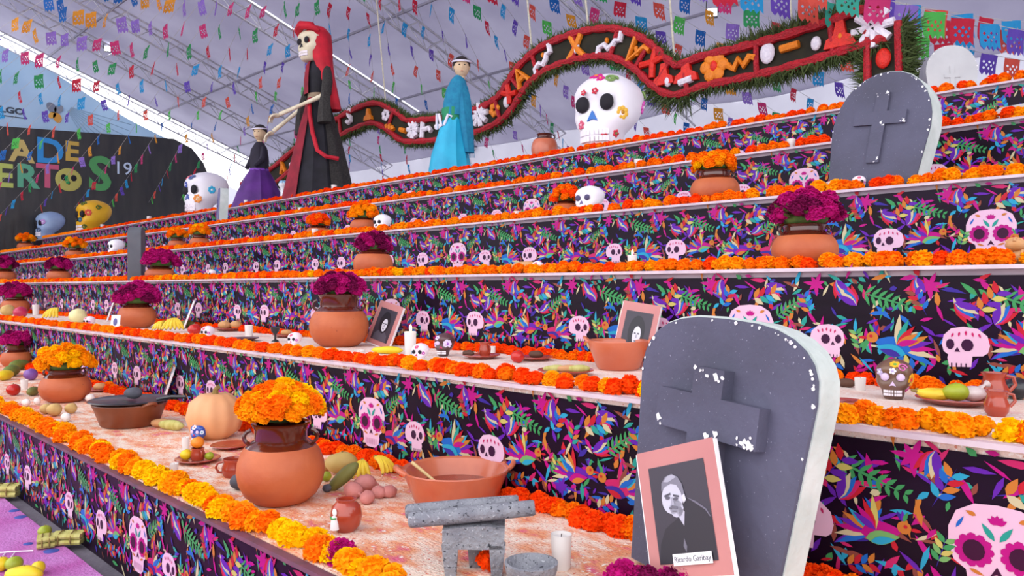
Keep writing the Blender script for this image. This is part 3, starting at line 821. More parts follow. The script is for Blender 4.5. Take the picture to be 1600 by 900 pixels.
p = shelf(323, 6, .5); k = mpx(p)
skull('giant_sugar_skull', 'giant white sugar skull with orange cheek beside the purple-skirted statue', p, 70 * k, M_skw, .1, nose='#5a6ab0', flowers=[
    (.8, .36, .1, '#e89040', '#f0c080', 'flower'), (1.4, .56, .09, '#38b8e0', '#e0f4fa', 'flower'), (.2, .82, .09, '#5a6aa0', '#000000', 'swirl'), (-.3, .86, .08, '#e85a70', '#f0b0b0', 'star'), (-.1, .68, .07, '#4a58b0', '#c0c8f0', 'star')])
p = shelf(147, 6, .6); k = mpx(p)
skull('giant_sugar_skull', 'giant yellow sugar skull before the dark printed backdrop', p, 54 * k, M_sky, .1, flowers=[
    (.9, .6, .1, '#d0402c', '#f0c060', 'flower'), (.3, .4, .08, '#205a70', '#80b0c0', 'flower'), (.4, .85, .09, '#4a6a20', '#000000', 'swirl'), (1.5, .75, .08, '#4a6a20', '#000000', 'swirl'), (.9, .2, .07, '#4a6a20', '#000000', 'swirl')])
p = shelf(79, 6, .36); k = mpx(p)
skull('giant_sugar_skull', 'giant pale blue sugar skull at the far end of the topmost step', p, 44 * k, M_skb, .1, flowers=[(.7, .6, .1, '#c090d0', '#e0d0f0', 'flower'), (.4, .3, .1, '#506080', '#000000', 'swirl')])

# ------------------------------------------------------------------ tombstones
p0 = tread(1086, 925, 1)
TS = tombstone('large slate-blue tombstone with a raised cross and a portrait leaning on it', p0, .575, .70, .83, .08, .20, rz=math.radians(-14), rx=-.12, roll=.05, cw=.58, cz=.635, chh=.48, cb=.17, cd=.055, chips=26, seed=5)
p = shelf(1358, 4, .16)
tombstone('tall dark grey tombstone with a thin cross, tilted on the fourth step', p, .54, .62, .75, .12, .36, rz=math.radians(-8), rx=-.16, roll=.09, cw=.52, cz=.60, chh=.58, cb=.13, cd=.03, chips=20, seed=8, sq=.92)
M_tombw = mat('chalky_grey_paint', '#c6c6c6', '#b2b2b4', scale=2.5, rough=.8, bump=.2, c3='#8d8d92')
p = shelf(1488, 6, .3); k = mpx(p)
tombstone('chalky white tombstone beside the large dark one, on the topmost step', p, 66 * k, 76 * k, 86 * k, .16, 42 * k, rz=math.radians(35), rx=-.08, face=M_tombw, side=mat('grey_foam_side', '#7f7f8a', '#9a9aa0', scale=4, rough=.9), cw=.3, cz=.42, chh=.5, cb=.08, cd=.02, chips=0, seed=9, sq=.9)
p = shelf(205, 3, .12); k = mpx(p)
M_tombg = mat('plain_grey_paint', '#66686e', '#595b62', scale=3, rough=.8, bump=.2)
tombstone('narrow plain grey tombstone beside a pot of magenta flowers on the third step', p, 66 * k, 70 * k, 84 * k, .14, 14 * k, rz=math.radians(-25), face=M_tombg, side=M_tombg, cross=False, seed=10)
p = shelf(340, 5, .2); k = mpx(p)
tombstone('small lilac-grey tombstone in front of the giant skull on the fifth step', p, 40 * k, 42 * k, 60 * k, .14, 20 * k, rz=math.radians(-20), rx=-.05, face=mat('lilac_grey_paint', '#6d6a90', '#7d7aa0', scale=3, rough=.8), cw=.4, cz=.55, chh=.4, cb=.1, cd=.03, chips=5, seed=11)
# the portrait leaning against the large tombstone
p = tread(1096, 893, 1) + Vector((0, 0, .0)); q = Vector((p0.x, p0.y, 0))
TSM = Matrix.Translation(p0) @ Matrix.Rotation(math.radians(-14), 4, 'Z')
pp = TSM @ Vector((.115, -.125, 0)); pp.z = TOP[1] + .095
photo('black and white portrait of a bearded man with a name card, leaning on the tombstone', pp, .30, .37, math.radians(-8), .17, 'man', roll=-.33, caption='Ricardo Garibay')

# ------------------------------------------------------------------ hanging sign: a winding band with tinsel letters and pine trim
M_panel = mat('dark_green_panel', '#2c2818', '#1e1c12', scale=6, rough=.9)
M_tinsel = mat('red_tinsel', '#c40c22', '#9c081a', scale=40, rough=.45, bump=1.0, bscale=60)
M_pine = mat('pine_needles', '#4c5c28', '#36441c', scale=20, rough=.8, c3='#6d7a38')
M_tw = mat('white_tinsel', '#f2eaf0', '#dcd4e0', scale=30, rough=.5, bump=.6, bscale=60)
M_to = mat('orange_tinsel', '#f08a12', '#e07808', scale=30, rough=.5, bump=.6, bscale=60)
M_tr = mat('scarlet_tinsel', '#e82410', '#d01c0c', scale=30, rough=.5, bump=.6, bscale=60)
AY = 8.6
ctr = [(380, 300), (430, 274), (480, 232), (520, 206), (552, 188), (585, 177), (612, 188), (634, 204), (665, 204), (700, 200), (735, 193), (765, 181), (788, 165), (806, 138), (822, 116), (850, 93), (885, 78), (920, 69), (955, 67), (985, 76), (1010, 92), (1032, 113), (1058, 126), (1100, 112), (1160, 99), (1220, 84), (1290, 63), (1340, 47), (1385, 33)]
def on_arch(px, py): q = on_y(px, py, AY); return Vector((q.x, q.z))
C = [on_arch(*q) for q in ctr]
# resample smoothly (Catmull-Rom)
CC = []
for i in range(len(C) - 1):
    a, b, c, d = C[max(0, i - 1)], C[i], C[i + 1], C[min(len(C) - 1, i + 2)]
    for j in range(5):
        t = j / 5
        CC.append(.5 * ((2 * b) + (c - a) * t + (2 * a - 5 * b + 4 * c - d) * t * t + (3 * b - a - 3 * c + d) * t ** 3))
CC.append(C[-1])
NRM = []
for i in range(len(CC)):
    t = (CC[min(i + 1, len(CC) - 1)] - CC[max(i - 1, 0)]).normalized(); NRM.append(Vector((-t.y, t.x)))
BW = .22
sign = thing('hanging_sign', 'winding dark band hung above the altar with red tinsel, white symbols and pine trim', 'decorative sign')
def strip(lo, hi, y0, y1, name, mt, cx=CC, nr=NRM):
    m = MB(); v = []; f = []
    for c, n in zip(cx, nr):
        a = c + n * lo; b = c + n * hi
        v += [(a.x, AY + y0, a.y), (b.x, AY + y0, b.y), (b.x, AY + y1, b.y), (a.x, AY + y1, a.y)]
    for i in range(len(cx) - 1):
        o = 4 * i
        for k in range(4): f.append((o + k, o + (k + 1) % 4, o + 4 + (k + 1) % 4, o + 4 + k))
    f += [(3, 2, 1, 0), (4 * (len(cx) - 1) + 0, 4 * (len(cx) - 1) + 1, 4 * (len(cx) - 1) + 2, 4 * (len(cx) - 1) + 3)]
    m.add(v, f); return m.build(name, mt, sign, smooth=False)
strip(-BW, BW, 0, .1, 'band_panel', M_panel)
# the end piece turning down behind the tombstone
e0 = on_arch(1380, 40); e1 = on_arch(1382, 132)
EC = [e0 + (e1 - e0) * (i / 6) for i in range(7)]; EN = [Vector((1, 0))] * 7
strip(-.19, .19, -.005, .095, 'band_panel', M_panel, EC, EN)
for lo in (-BW, BW):
    MB().tube([(c.x + n.x * lo * .86, AY - .03, c.y + n.y * lo * .86) for c, n in zip(CC, NRM)], [.055 * (1 + .18 * math.sin(i * 2.1)) for i in range(len(CC))], 7).build('tinsel_border', M_tinsel, sign)
for lo in (-.16, .16):
    MB().tube([(c.x + lo, AY - .035, c.y) for c in EC], .042, 7).build('tinsel_border', M_tinsel, sign)
for i in (17, 30, 45, 58, 66, 73, 82, 91, 99, 106, 112, 122, 131):
    c, n = CC[i], NRM[i]
    MB().tube([(c.x - n.x * BW * .8, AY - .03, c.y - n.y * BW * .8), (c.x, AY - .035, c.y), (c.x + n.x * BW * .8, AY - .03, c.y + n.y * BW * .8)], .035, 7).build('tinsel_divider', M_tinsel, sign)
def pine(path, nr, lo, depth, name, seed, dens):
    rg = random.Random(seed); m = MB()
    for i in range(len(path) - 1):
        a, b = path[i], path[i + 1]; L = (b - a).length; cnt = max(4, int(L * dens))
        for j in range(cnt):
            t = rg.random(); c = a.lerp(b, t); n = nr[i]; s = 1 if lo > 0 else -1
            base = Vector((c.x + n.x * lo, AY + rg.uniform(-.06, .12), c.y + n.y * lo))
            d = Vector((n.x * s + rg.uniform(-.8, .8), rg.uniform(-.9, .7), n.y * s + rg.uniform(-.8, .8))).normalized()
            e = base + d * depth * rg.uniform(.5, 1.15); w = d.cross(Vector((rg.uniform(-1, 1), rg.uniform(-1, 1), rg.uniform(-1, 1)))).normalized() * .012
            w2 = d.cross(w).normalized() * .012
            m.add([base - w, base + w, e, base + w2], [(0, 1, 2), (1, 3, 2), (3, 0, 2)])
    o = m.build(name, M_pine, sign, smooth=False); o['kind'] = 'stuff'
pine(CC, NRM, BW, .13, 'pine_trim', 1, 240); pine(CC, NRM, -BW, .14, 'pine_trim', 2, 240)
k0 = next(i for i, c in enumerate(CC) if c.x > on_arch(1150, 100).x)
pine(CC[k0:], NRM[k0:], BW, .24, 'pine_trim', 3, 300); pine(CC[k0:], NRM[k0:], -BW, .2, 'pine_trim', 4, 300)
pine(EC, [Vector((1, 0))] * 7, .19, .26, 'pine_trim', 5, 520); pine(EC, [Vector((-1, 0))] * 7, .19, .2, 'pine_trim', 6, 420)
k1 = [i for i, c in enumerate(CC) if on_arch(1030, 120).x < c.x < on_arch(1075, 120).x]
pine([CC[i] for i in k1], [NRM[i] for i in k1], -BW, .3, 'pine_trim', 7, 420)
def near(px, py):
    q = on_arch(px, py); return min(range(len(CC)), key=lambda i: (CC[i] - q).length)
def symbol(px, py, kind, mt, s=.13, name='tinsel_symbol', ang=None):
    s *= 1.22
    q = on_arch(px, py); i = near(px, py); n = NRM[i] if ang is None else Vector((math.sin(ang), math.cos(ang)))
    t = Vector((n.y, -n.x)); Y = AY - .035
    P = lambda a, b: (q.x + (t.x * a + n.x * b) * s, Y, q.y + (t.y * a + n.y * b) * s)
    m = MB()
    if kind == 'S': m.tube([P(-.75, -.9), P(-.8, -.3), P(-.35, -.05), P(.0, -.3), P(.35, .0), P(.5, .3), P(.85, .3), P(.85, .9)], .046, 7)
    elif kind == 's': m.tube([P(.7, .5), P(.3, .8), P(-.2, .6), P(-.1, .1), P(.3, -.2), P(.3, -.7), P(-.2, -.8), P(-.6, -.5)], .046, 7)
    elif kind == 'star':
        for j in range(4):
            a = PI * j / 4; m.tube([P(-math.cos(a), -math.sin(a)), P(math.cos(a), math.sin(a))], .046, 7)
    elif kind == 'flower':
        for j in range(6):
            a = PI * j / 3; m.ball(P(.6 * math.cos(a), .6 * math.sin(a)), (.42 * s, .03, .42 * s), 10, 6)
    elif kind == 'ball': m.ball(P(0, 0), (.55 * s, .04, .75 * s), 12, 7)
    elif kind == 'A': m.tube([P(-.8, -.8), P(-.1, .9), P(.5, -.9)], .046, 7); m.tube([P(-.4, -.1), P(.3, -.2)], .046, 7)
    elif kind == 'bell':
        m.prism([(q.x + x * s, q.y + z * s) for x, z in ((-.9, -.7), (.9, -.7), (.75, -.2), (.35, 0), (.2, .8), (-.2, .8), (-.35, 0), (-.75, -.2))], Y - .03, Y + .03)
    elif kind == 'zig': m.tube([P(-1.2, .0), P(-.7, -.4), P(-.3, .3), P(.1, -.3), P(.6, .3), P(1.1, .1)], .046, 7)
    elif kind == 'X': m.tube([P(-.7, -.8), P(0, 0), P(.5, .9)], .046, 7); m.tube([P(-.5, .9), P(0, 0), P(.8, -.8)], .046, 7)
    elif kind == 'V': m.tube([P(-.6, .9), P(-.3, -.9), P(.5, .6), P(1.1, .6)], .048, 7); m.tube([P(-.2, .3), P(.3, -.2)], .03, 6)
    elif kind == 'H': m.tube([P(-.6, -.8), P(-.6, .8)], .046, 7); m.tube([P(-.6, 0), P(.5, .15), P(.9, -.2)], .046, 7)
    elif kind == 'bar': m.tube([P(-.9, 0), P(.9, 0)], .048, 7)
    m.build(name, mt, sign)
for a in [(548, 182, 's', M_tw, .13), (578, 180, 'bell', M_to, .12), (605, 180, 'flower', M_tw, .1), (612, 200, 'zig', M_to, .09), (632, 204, 'bar', M_to, .08), (648, 203, 'star', M_tw, .13), (668, 203, 'H', M_tw, .14), (690, 198, 'bar', M_tw, .1),
          (752, 180, 'star', M_tw, .16), (775, 172, 'flower', M_to, .1), (794, 160, 'ball', M_tw, .1), (798, 148, 'X', M_tr, .12), (818, 120, 'A', M_to, .15), (850, 96, 'S', M_tw, .17), (902, 75, 'X', M_to, .16), (902, 75, 'ball', M_tw, .1), (954, 70, 'S', M_tw, .17), (851, 87, 'ball', M_to, .045), (951, 64, 'ball', M_to, .045),
          (996, 82, 'V', M_to, .15), (1022, 98, 'X', M_tr, .15), (1040, 118, 'bell', M_tr, .15), (1075, 112, 'bell', M_tr, .16), (1046, 128, 'ball', M_tw, .08), (1074, 127, 'bar', M_tw, .09), (1118, 104, 'flower', M_to, .16), (1118, 104, 'ball', M_tr, .08), (1162, 98, 'zig', M_to, .13),
          (1201, 84, 'ball', M_tw, .14), (1236, 74, 'bar', M_to, .1), (1277, 69, 'ball', M_tw, .09), (1315, 55, 'bell', M_tr, .16), (1316, 58, 'ball', M_to, .05), (1366, 44, 'star', M_tw, .18), (1382, 92, 'ball', M_tr, .12),
          (415, 280, 's', M_tw, .12), (445, 262, 'A', M_to, .12), (460, 255, 'bar', M_tw, .1)]: symbol(*a)
M_rope = mat('pale_rope', '#cfc8b4', '#b8b09c', scale=30, rough=.9)
for (px, py, lab) in ((1052, 110, 'pale rope holding the dip in the sign'), (830, 105, 'pale rope holding the sign above the blue statue'), (600, 168, 'pale rope holding the low curve of the sign'), (1236, 60, 'pale rope holding the straight arm of the sign'), (917, 55, 'pale rope holding the crest of the sign')):
    a = on_arch(px, py); zt = roofz(AY) - .3
    tag(MB().tube([(a.x, AY + .05, a.y), (a.x - .25, AY - .2, zt)], .014, 6).build('hanging_rope', M_rope), lab, 'rope')

# ------------------------------------------------------------------ statues on the topmost step
M_blk = mat('black_cloth', '#16141a', '#22202a', scale=5, rough=.85)
M_maroon = mat('maroon_velvet', '#98182f', '#7a1024', scale=5, rough=.8)
M_veil = mat('crimson_veil', '#d0102c', '#b00c24', scale=5, rough=.7)
M_lace = mat('grey_black_lace', '#3c3836', '#24221f', scale=40, rough=.9)
M_bone = mat('painted_bone', '#e8dcc0', '#d2c4a4', scale=6, rough=.6)
M_tan = mat('tan_sash', '#a08a70', '#8a755e', scale=8, rough=.8)
p = shelf(498, 6, .62); k = mpx(p); H = 275 * k
cat_ = thing('catrina_statue', 'towering skeleton statue in a black gown with a crimson veil', 'statue', p)
u = H / 275.0                                                   # one photo pixel
def rg_(*r): return [tuple(q) for q in r]
MB().loft([(0, 52 * u, 50 * u, 4 * u, 0), (40 * u, 43 * u, 42 * u, 3 * u, 0), (90 * u, 32 * u, 31 * u, 1 * u, 0), (125 * u, 24 * u, 23 * u, 0, 0), (152 * u, 16 * u, 15 * u, -2 * u, 0), (160 * u, 15 * u, 14 * u, -2 * u, 0)], 40, .05, 14).build('skirt', M_blk, cat_)
MB().loft([(0, 58 * u, 56 * u, 0, 0), (40 * u, 48 * u, 47 * u, 0, 0), (90 * u, 36 * u, 35 * u, 0, 0), (125 * u, 27 * u, 26 * u, -1 * u, 0), (152 * u, 19 * u, 18 * u, -2 * u, 0), (160 * u, 17 * u, 16 * u, -2 * u, 0)], 12, .04, 10, arc=(PI * 1.1, PI * 1.62)).build('robe_front', M_maroon, cat_)
MB().loft([(10 * u, 56 * u, 54 * u, 0, 0), (50 * u, 47 * u, 46 * u, 0, 0), (90 * u, 37 * u, 36 * u, 0, 0), (125 * u, 27 * u, 26 * u, -1 * u, 0), (152 * u, 19 * u, 18 * u, -2 * u, 0)], 12, .05, 12, arc=(-PI * .06, PI * .42)).build('robe_back', M_lace, cat_)
MB().tube([(x * u, y * u, z * u) for x, y, z in ((3, -18, 152), (14, -24, 130), (26, -26, 100), (38, -25, 72), (50, -18, 62), (56, 0, 60))], 3.2 * u, 7).build('robe_trim', M_veil, cat_)
MB().loft([(156 * u, 15 * u, 14 * u, -2 * u, 0), (175 * u, 16 * u, 14 * u, -3 * u, 0), (200 * u, 19 * u, 15 * u, -4 * u, 0), (214 * u, 14 * u, 12 * u, -5 * u, 0), (222 * u, 7 * u, 7 * u, -6 * u, -2 * u)], 24, .02, 6).build('bodice', M_blk, cat_)
MB().loft([(160 * u, 16.5 * u, 15.5 * u, -2 * u, 0), (167 * u, 16.5 * u, 15.5 * u, -2 * u, 0)], 24).build('sash', M_tan, cat_)
MB().loft([(166 * u, 19 * u, 17 * u, -6 * u, -2 * u), (190 * u, 20 * u, 17 * u, -6 * u, -2 * u), (212 * u, 16 * u, 14 * u, -6 * u, -2 * u), (222 * u, 8 * u, 8 * u, -6 * u, -2 * u)], 14, .04, 9, arc=(PI * 1.1, PI * 1.6)).build('robe_collar', M_maroon, cat_)
skull('head', '', (-9 * u, -3 * u, 218 * u), 52 * u, M_bone, .1, parent=cat_)
MB().loft([(140 * u, 15 * u, 9 * u, 22 * u, 14 * u), (165 * u, 17 * u, 11 * u, 14 * u, 11 * u), (195 * u, 18 * u, 14 * u, 4 * u, 8 * u), (220 * u, 20 * u, 19 * u, -4 * u, 5 * u), (245 * u, 24 * u, 24 * u, -8 * u, 1 * u), (262 * u, 23 * u, 24 * u, -9 * u, 0), (272 * u, 15 * u, 16 * u, -9 * u, 0), (276 * u, 2 * u, 2 * u, -9 * u, 0)], 22, .05, 9, arc=(-PI * .36, PI * 1.12)).build('veil', M_veil, cat_)
MB().tube([(x * u, y * u, z * u) for x, y, z in ((-30, -12, 258), (-20, -24, 266), (-6, -27, 270), (8, -20, 268), (14, -8, 262))], [4 * u, 7 * u, 7 * u, 6 * u, 3 * u], 8).build('veil_roll', M_veil, cat_)
for sg, sh, el, wr in ((1, (14, 6, 205), (34, -8, 160), (-26, -52, 132)), (-1, (-18, 0, 205), (-30, -10, 150), (-62, -44, 112))):
    S_, E_, W_ = [Vector(q) * u for q in (sh, el, wr)]
    MB().tube([S_, S_.lerp(E_, .5) + Vector((3 * u, 0, 0)), E_], [7 * u, 8 * u, 8 * u], 8).build('sleeve', M_lace, cat_)
    MB().loft([(E_.z + 4 * u, 7 * u, 7 * u, E_.x, E_.y), (E_.z - 20 * u, 10 * u, 9 * u, E_.x + 1 * u, E_.y - 3 * u), (E_.z - 44 * u, 14 * u, 9 * u, E_.x + 2 * u, E_.y - 4 * u)], 14, .12, 5).build('hanging_cuff', M_lace, cat_)
    arm = MB().tube([E_, E_.lerp(W_, .5), W_], [4.2 * u, 3 * u, 3.6 * u], 8).build('forearm', M_bone, cat_)
    d = (W_ - E_).normalized(); s_ = Vector((-d.y, d.x, 0)).normalized()
    hand = MB().ball(W_ + d * 5 * u, (5 * u, 5 * u, 3.5 * u), 10, 6).build('hand', M_bone, cat_)
    for j in range(4):
        b = W_ + d * 8 * u + s_ * (j - 1.5) * 3 * u; ln = (10, 12, 11.5, 9)[j] * u
        MB().tube([b, b + d * ln * .55 + Vector((0, 0, 1.5 * u)), b + d * ln * .85 - Vector((0, 0, 2.5 * u)), b + d * ln * .8 - Vector((0, 0, 6 * u))], [1.7 * u, 1.5 * u, 1.3 * u, 1 * u], 6).build('finger', M_bone, hand)
    b = W_ + d * 3 * u + s_ * 5 * u
    MB().tube([b, b + d * 4 * u + s_ * 4 * u, b + d * 9 * u + s_ * 4 * u - Vector((0, 0, 2 * u))], [1.8 * u, 1.6 * u, 1.1 * u], 6).build('thumb', M_bone, hand)

# statue in turquoise
p = shelf(703, 6, .55); k = mpx(p); u = k
M_turq = mat('turquoise_satin', '#22b4d8', '#18a0c8', scale=4, rough=.5); M_teal = mat('teal_shawl', '#1e86a8', '#18749a', scale=14, rough=.85, bump=.4, bscale=40)
M_skin = mat('pale_plaster_skin', '#dcbf9c', '#cdae88', scale=6, rough=.7); M_hair = mat('dark_hair', '#2c2220', '#1c1614', scale=20, rough=.7)
M_grnsash = mat('green_sash', '#1f8a5c', rough=.7); M_whiteribbon = mat('white_ribbon', '#e8e2f0', rough=.6)
lady = thing('dressed_statue', 'tall plaster lady in a turquoise skirt and teal shawl on the topmost step', 'statue', p)
MB().loft([(0, 36 * u, 36 * u, 0, 0), (40 * u, 29 * u, 29 * u, 0, 0), (78 * u, 20 * u, 20 * u, 2 * u, 2 * u), (100 * u, 16 * u, 15 * u, 4 * u, 4 * u)], 32, .05, 11).build('skirt', M_turq, lady)
MB().loft([(92 * u, 17 * u, 16 * u, 3 * u, 3 * u), (102 * u, 19 * u, 18 * u, 4 * u, 4 * u), (112 * u, 19 * u, 18 * u, 4 * u, 4 * u)], 24, .05, 7).build('sash', M_grnsash, lady)
MB().tube([(-15 * u, -14 * u, 80 * u), (-12 * u, -16 * u, 104 * u), (-5 * u, -18 * u, 102 * u), (0, -17 * u, 82 * u), (5 * u, -16 * u, 84 * u), (11 * u, -13 * u, 100 * u), (16 * u, -9 * u, 96 * u)], 2.2 * u, 7).build('ribbon', M_whiteribbon, lady)
MB().loft([(100 * u, 20 * u, 18 * u, 5 * u, 5 * u), (120 * u, 21 * u, 18 * u, 6 * u, 6 * u), (142 * u, 19 * u, 16 * u, 8 * u, 8 * u), (157 * u, 12 * u, 11 * u, 9 * u, 9 * u), (164 * u, 6 * u, 6 * u, 10 * u, 10 * u)], 28, .04, 9).build('shawl', M_teal, lady)
MB().loft([(42 * u, 7 * u, 9 * u, 30 * u, 14 * u), (80 * u, 9 * u, 11 * u, 27 * u, 12 * u), (120 * u, 11 * u, 12 * u, 22 * u, 10 * u), (145 * u, 9 * u, 10 * u, 17 * u, 10 * u)], 16, .1, 5).build('shawl_end', M_teal, lady)
for j in range(9):
    MB().tube([((25 + j * 1.3) * u, (8 + j * 1.4) * u, 43 * u), ((24.5 + j * 1.4) * u, (8 + j * 1.4) * u, 34 * u)], .5 * u, 4).build('fringe_strand', M_teal, lady)
def plaster_head(par, c, s, face, mt=M_skin, hair=M_hair, band=None):
    """head of height s at c (its base), face turned to azimuth `face`"""
    R = Matrix.Rotation(face, 3, 'Z'); c = Vector(c)
    def fn(d):
        k = 1.0
        if d.y < -.3 and abs(d.x) < .22 and -.25 < d.z < .12: k += .10 * (1 - abs(d.x) / .22)          # nose
        if d.y < -.35 and .05 < d.z < .3 and .15 < abs(d.x) < .55: k -= .06                          # eye hollows
        if d.z < -.55: k -= .04
        return k
    hd = MB().ball(c + Vector((0, 0, s * .5)), (s * .36, s * .42, s * .5), 28, 20, rot=R, fn=fn).build('head', mt, par)
    MB().tube([c + Vector((0, 0, s * .15)), c - Vector((0, 0, s * .18))], s * .17, 10).build('neck', mt, par)
    for sg in (-1, 1):
        MB().ball(c + R @ Vector((sg * s * .13, -s * .385, s * .56)), (s * .045, s * .025, s * .028), 8, 6, rot=R).build('eye', M_hair, hd)
        MB().ball(c + R @ Vector((sg * s * .36, .02 * s, s * .5)), (s * .04, s * .07, s * .1), 8, 6, rot=R).build('ear', mt, hd)
    MB().ball(c + R @ Vector((0, -s * .395, s * .25)), (s * .08, s * .025, s * .02), 8, 6, rot=R).build('mouth', mat('painted_lips', '#a03838', rough=.6), hd)
    MB().ball(c + R @ Vector((0, s * .06, s * .63)), (s * .43, s * .45, s * .45), 18, 12, rot=R, fn=lambda d: .78 if (d.y < -.2 and d.z < .25) else 1).build('hair', hair, hd)
    if band: MB().tube([c + R @ Vector((math.cos(a) * s * .45, math.sin(a) * s * .47, s * .78 + .05 * s * math.sin(a))) for a in [2 * PI * i / 20 for i in range(20)]], s * .045, 6, closed=True).build('headband', band, hd)
    return hd
plaster_head(lady, (14 * u, 12 * u, 160 * u), 32 * u, .9, band=M_whiteribbon)

# statue in purple
p = shelf(405, 6, .5); k = mpx(p); u = k
M_purp = mat('purple_satin', '#5c1f80', '#48166a', scale=4, rough=.6)
sm = thing('dressed_statue', 'small dark-haired statue in a purple skirt beside the skeleton statue', 'statue', p)
MB().loft([(0, 42 * u, 42 * u, 0, 0), (25 * u, 33 * u, 33 * u, 0, 0), (50 * u, 21 * u, 21 * u, 0, 0), (62 * u, 13 * u, 13 * u, 0, 0)], 32, .05, 12).build('skirt', M_purp, sm)
MB().loft([(56 * u, 14 * u, 13 * u, 0, 0), (75 * u, 17 * u, 14 * u, 0, 0), (92 * u, 15 * u, 12 * u, 0, 0), (102 * u, 8 * u, 7 * u, 1 * u, 0), (105 * u, 4 * u, 4 * u, 1 * u, 0)], 24, .03, 7).build('bodice', mat('navy_blouse', '#1c1626', '#262032', scale=6, rough=.8), sm)
for sg in (-1, 1): MB().tube([(sg * 15 * u, 0, 94 * u), (sg * 19 * u, -4 * u, 76 * u), (sg * 13 * u, -14 * u, 64 * u)], [5 * u, 5 * u, 3.5 * u], 8).build('arm', MATS['navy_blouse'], sm)
MB().loft([(54 * u, 15 * u, 14.5 * u, 0, 0), (62 * u, 15 * u, 14.5 * u, 0, 0)], 24).build('waist_sash', mat('violet_sash', '#7a3ab0', rough=.6), sm)
plaster_head(sm, (2 * u, 0, 105 * u), 25 * u, .6, band=M_whiteribbon)
# pale pedestal vase between the statues
p = shelf(443, 6, .35); u = mpx(p)
v = thing('pedestal_vase', 'white fluted pedestal vase between the skeleton and purple-skirted statues', 'vase', p)
MB().lathe([(0, 0), (7 * u, 0), (7 * u, 2 * u), (5 * u, 4 * u), (4.5 * u, 22 * u), (6 * u, 26 * u), (8 * u, 28 * u), (8 * u, 31 * u), (6.5 * u, 31 * u), (5 * u, 27 * u), (0, 25 * u)], 20).build('vase_body', mat('white_ceramic', '#eef0f4', rough=.3), v)
for j in range(5):
    a = 1.3 * j; MB().ball((4 * u * math.cos(a), 4 * u * math.sin(a), 33 * u), 3 * u, 8, 5).build('blossom', mat('blue_blossom', '#4a9ad0', '#e0f0fa', scale=30, rough=.8), v)

# flood lamps clamped under the trusses
M_lens = mat('lamp_lens', '#f4f8ff', emit=14.0); M_house = mat('lamp_housing', '#3a3a40', rough=.5)
for px, py, X, lab in ((168, 76, -26.4, 'small lit flood lamp on the truss above the printed backdrop'), (438, 98, -23.4, 'small lit flood lamp on the truss beside the skeleton statue'), (364, 104, -23.4, 'small lit flood lamp on the truss above the purple-skirted statue'), (1113, 19, -6.2, 'small lit flood lamp on the truss above the dip in the sign')):
    q = on_x(px, py, X)
    if X == -6.2: q = on_y(px, py, 13.0)
    t = thing('flood_lamp', lab, 'lamp', q, math.atan2(q.y, q.x) - PI / 2)
    MB().box((0, .06, 0), (.2, .1, .17)).build('lamp_housing', M_house, t, smooth=False)
    MB().box((0, .0, 0), (.16, .02, .13)).build('lamp_lens', M_lens, t, smooth=False)
    MB().tube([(-.11, .06, 0), (-.11, .06, .3), (.11, .06, .3), (.11, .06, 0)], .012, 5).build('lamp_bracket', M_house, t)
    MB().tube([(0, .06, .3), (0, .06, max(.35, roofz(q.y) - .1 - q.z))], .012, 5).build('lamp_hanger', M_house, t)
# ------------------------------------------------------------------ dark printed backdrop and white fascia at the gable end
BX = -29.3
def gy(px): return on_x(px, 300, BX).y
def gz(px, py): return on_x(px, py, BX).z
M_bd = mat('dark_backdrop_vinyl', '#3a3836', '#2a2a2c', scale=1.2, rough=.35, bump=.5, bscale=1.5, stretch=(1, 3, .6), coat=.2)
bd = thing('printed_backdrop', 'dark vinyl backdrop with big colourful letters hung at the tent end', 'backdrop', (BX, 0, 0))
out = [(-10, 0), (gy(330), 0), (gy(330), gz(330, 285)), (gy(318), gz(318, 255)), (gy(300), gz(300, 232)), (gy(272), gz(272, 217)), (gy(0), gz(0, 197)), (-10, gz(0, 197) - .3)]
m = MB(); n = len(out)
m.add([(0, y, z) for y, z in out] + [(-.03, y, z) for y, z in out], [tuple(range(n)), tuple(range(2 * n - 1, n - 1, -1))] + [((i + 1) % n, i, n + i, n + (i + 1) % n) for i in range(n)])
m.build('backdrop_sheet', M_bd, bd, smooth=False)
def letter(ch, px, py, hpx, c, bold=.03):
    y, z = gy(px), gz(px, py); h = hpx * mpx(Vector((BX, y, 0))) / .72
    me = text_mesh(ch, h, mat('letter_' + c, c, rough=.5), 'letter', bd, (.012, y, z), (PI / 2, 0, PI / 2), extrude=.01, bold=bold * h)
for ch, px, py, h, c in (('A', 34, 238, 34, '#c8b068'), ('D', 78, 238, 38, '#2f8ed0'), ('E', 112, 238, 30, '#c8a448'), ('E', 6, 276, 36, '#b4c060'), ('R', 42, 277, 36, '#5aa684'), ('T', 74, 277, 36, '#c85878'), ('S', 156, 274, 52, '#4f9a58')): letter(ch, px, py, h, c)
letter('19', 192, 264, 20, '#c8d8ec', 0)
y, z = gy(107), gz(107, 281); k = mpx(Vector((BX, y, 0)))
o = MB().ball((.02, y, z), (.02, 15 * k / .8, 18 * k), 20, 12).build('letter', mat('letter_skull', '#b8b058', rough=.5), bd)
for sg in (-1, 1): MB().ball((.04, y + sg * 7 * k, z + 3 * k), (.02, 4.5 * k, 5 * k), 10, 6).build('letter_eye', M_socket, o)
MB().ball((.04, y, z - 5 * k), (.02, 2 * k, 3 * k), 8, 6).build('letter_nose', M_socket, o)
